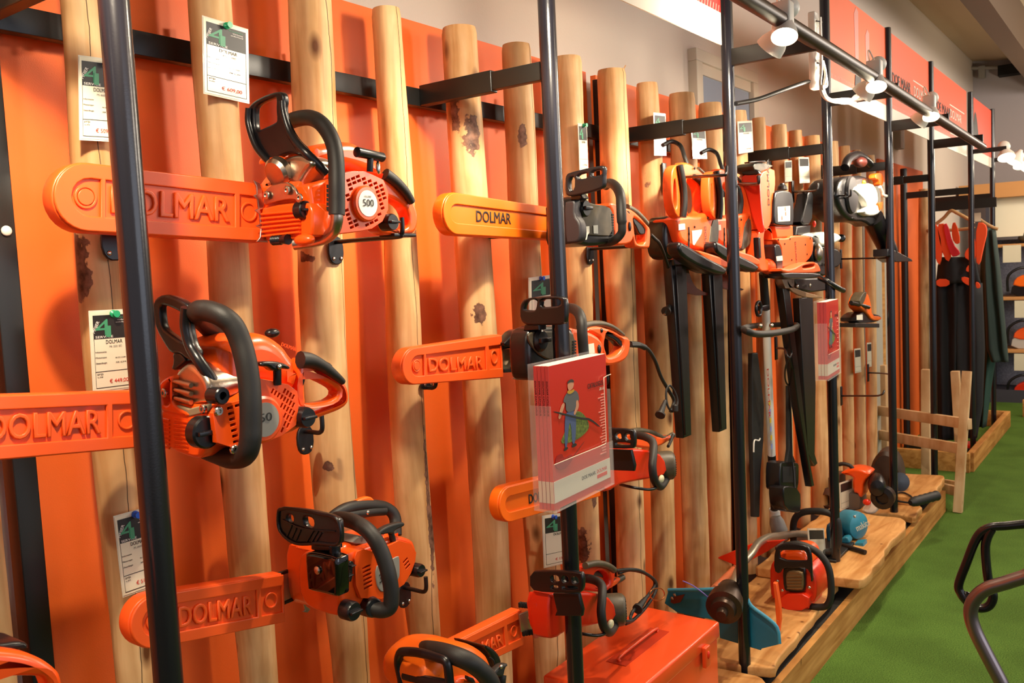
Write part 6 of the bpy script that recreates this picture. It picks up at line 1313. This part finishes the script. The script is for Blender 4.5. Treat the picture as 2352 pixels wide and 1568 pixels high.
for k,(x,pp) in enumerate(((7.12,((2150,514),(2168,500),(2184,484),(2200,490),(2228,505),(2236,514))),(7.18,((2118,530),(2150,529),(2190,528),(2230,524),(2236,520))),(7.4,((2245,500),(2262,512),(2280,522),(2292,526))))):
    tube('clothes_hanger',[at(a,b,x=x) for a,b in pp],.012,mat('hanger_wood','b58a5a',.5),None,seg=8,label=['arched wooden clothes hanger over the dungarees','straight wooden hanger bar across the dungarees','wooden hanger end above the green-grey jacket'][k],cat='clothes hanger')
box('hanging_label',7.35,7.353,at(2253,500,x=7.35).y-.0,at(2253,500,x=7.35).y+.07,at(2253,508,x=7.35).z,at(2253,488,x=7.35).z,M['paper'],label='white label hanging above the jacket beside the far post',cat='label')
box('red_boots',7.1,7.25,at(2232,1020,x=7.15).y-.08,at(2232,1020,x=7.15).y+.06,.0,.05,M['red'],label='red sole tips showing under the dungarees',cat='boots',bev=.01)
# ---------------------------------------------------------------- far shelves
fs=thing('shelf_unit','tall shelf unit with wooden boards and grey perforated back at the far right','shelf',(9.9,.3,0))
SX=9.5
def zt_(py,px=2320,x=SX): return at(px,py,x=x).z
ys0,ys1=-1.2,1.30
box('back_panel',SX+.42,SX+.44,ys0,ys1,.1,1.55,mat('grey_perforated_board','8d909e',.6,noise_amt=.25,nscale=60),fs)
box('cornice',SX-.05,SX+.44,ys0,1.55,zt_(452),zt_(418),mat('shelf_pine','c98f55',.6),fs)
SH=[zt_(560),zt_(682),zt_(803),zt_(928)]
for z in SH: box('shelf_board',SX,SX+.42,ys0,ys1,z-.03,z,mat('shelf_pine','c98f55'),fs,.003)
box('side_panel',SX,SX+.44,ys1,ys1+.03,0,zt_(452),mat('dark_shelf_side','3c3a44',.6),fs); box('plinth',SX+.05,SX+.42,ys0,ys1,0,.12,mat('dark_shelf_side','3c3a44'),fs)
col=[M['gorange'],M['oplast'],M['red']]
k=0
for si,z in enumerate(SH[1:]):
    for j in range(4):
        yy=1.12-j*.42; k+=1
        s=thing('chainsaw','small %s chainsaw on the %s far shelf, %s from its left end'%(['orange','red-orange','white-bottomed orange'][(si+j)%3],['upper','middle','lower'][si],['first','second','third','fourth'][j]),'chainsaw',(SX+.2,yy-.1,z),'chainsaws on the far shelves')
        plate('body',[(-yy-.02,z+.0),(-yy+.26,z+.0),(-yy+.28,z+.12),(-yy+.16,z+.17),(-yy+.0,z+.12)],'x',SX+.08,.16,mat('far_grey_white','b9b4ac',.5) if (si+j)%2 else M['black'],s,bev=.008,world=True,sm=1)
        plate('cover',[(-yy-.0,z+.09),(-yy+.26,z+.09),(-yy+.26,z+.17),(-yy+.1,z+.21),(-yy+.02,z+.17)],'x',SX+.07,.18,col[(si+j)%3],s,bev=.012,world=True,sm=1)
        tube('handle',[Vector((SX+.1,yy+.04,z+.05)),Vector((SX+.07,yy+.03,z+.2)),Vector((SX+.1,yy-.08,z+.27)),Vector((SX+.15,yy-.2,z+.22))],.012,M['black'],s,seg=8)
for j,(px,py) in enumerate(((2320,563),(2347,690),(2346,812),(2349,935))):
    a=at(px,py,x=SX-.01); box('shelf_card',SX-.012,SX-.008,a.y-.09,a.y+.06,a.z-.16,a.z,M['paper'],label='white price card hanging from the %s far shelf board'%['topmost','second','third','lowest'][j],cat='price card',group='price cards on the far shelves')
a=at(2307,490,x=SX+.1); box('poster',SX+.1,SX+.11,a.y-.22,a.y+.13,a.z-.22,a.z+.2,mat('bright_poster','f0e6cc',.6),label='bright white poster standing on the top far shelf',cat='poster')
plate('helmet',[(-at(2335,555,x=SX).y-.02,SH[0]),(-at(2335,555,x=SX).y+.3,SH[0]),(-at(2335,555,x=SX).y+.3,SH[0]+.2),(-at(2335,555,x=SX).y+.15,SH[0]+.28),(-at(2335,555,x=SX).y+.03,SH[0]+.18)],'x',SX+.1,.2,mat('dark_olive_helmet','4c4434',.6),None,bev=.04,world=True,sm=1,label='dark rounded helmet on the top far shelf at the right edge',cat='helmet')
# ---------------------------------------------------------------- mower handles, bottom right
crop(2150,1150,3.752)
gun=mat('dark_silver_tube','8a7c7a',.28,.85)
hx=1.78
s=thing('mower_handle','bent silver handlebar tube with a black lever frame, bottom right foreground','handlebar',(hx,.1,0))
pts=[at(x,y,x=hx) for x,y in ((900,610),(758,655),(600,705),(430,760),(330,850),(298,960),(330,1100),(420,1290),(560,1560),(690,1820))]
e=pts[-1]; pts=[pts[0]+Vector((0,-.12,0)),pts[0]+Vector((0,-.06,0))]+pts; pts=[Vector((hx,pts[0].y-.1*k,pts[0].z)) for k in (5,4,3,2,1)]+pts+[Vector((hx-.02,e.y-.18,.35)),Vector((hx-.02,e.y-.22,.012))]
tube('handlebar',pts,.0125,gun,s,seg=20,n=8)
lx=hx+.05
tube('control_lever',[at(x,y,x=lx) for x,y in ((1000,185),(758,200),(600,215),(480,225),(390,270),(330,360),(260,540),(195,720),(215,800),(260,860),(300,900),(370,925),(440,915),(480,870),(490,800),(450,680),(425,430),(440,320),(480,240))],.0082,M['steel'],s,seg=14,n=6)
blob('lever_pivot',at(262,830,x=lx),(.006,.01,.012),M['black'],s,sub=2)
tube('handlebar',[pts[0],Vector((hx-.01,pts[0].y-.05,.4)),Vector((hx-.02,pts[0].y-.07,.012))],.0125,gun,s,seg=16,n=4)
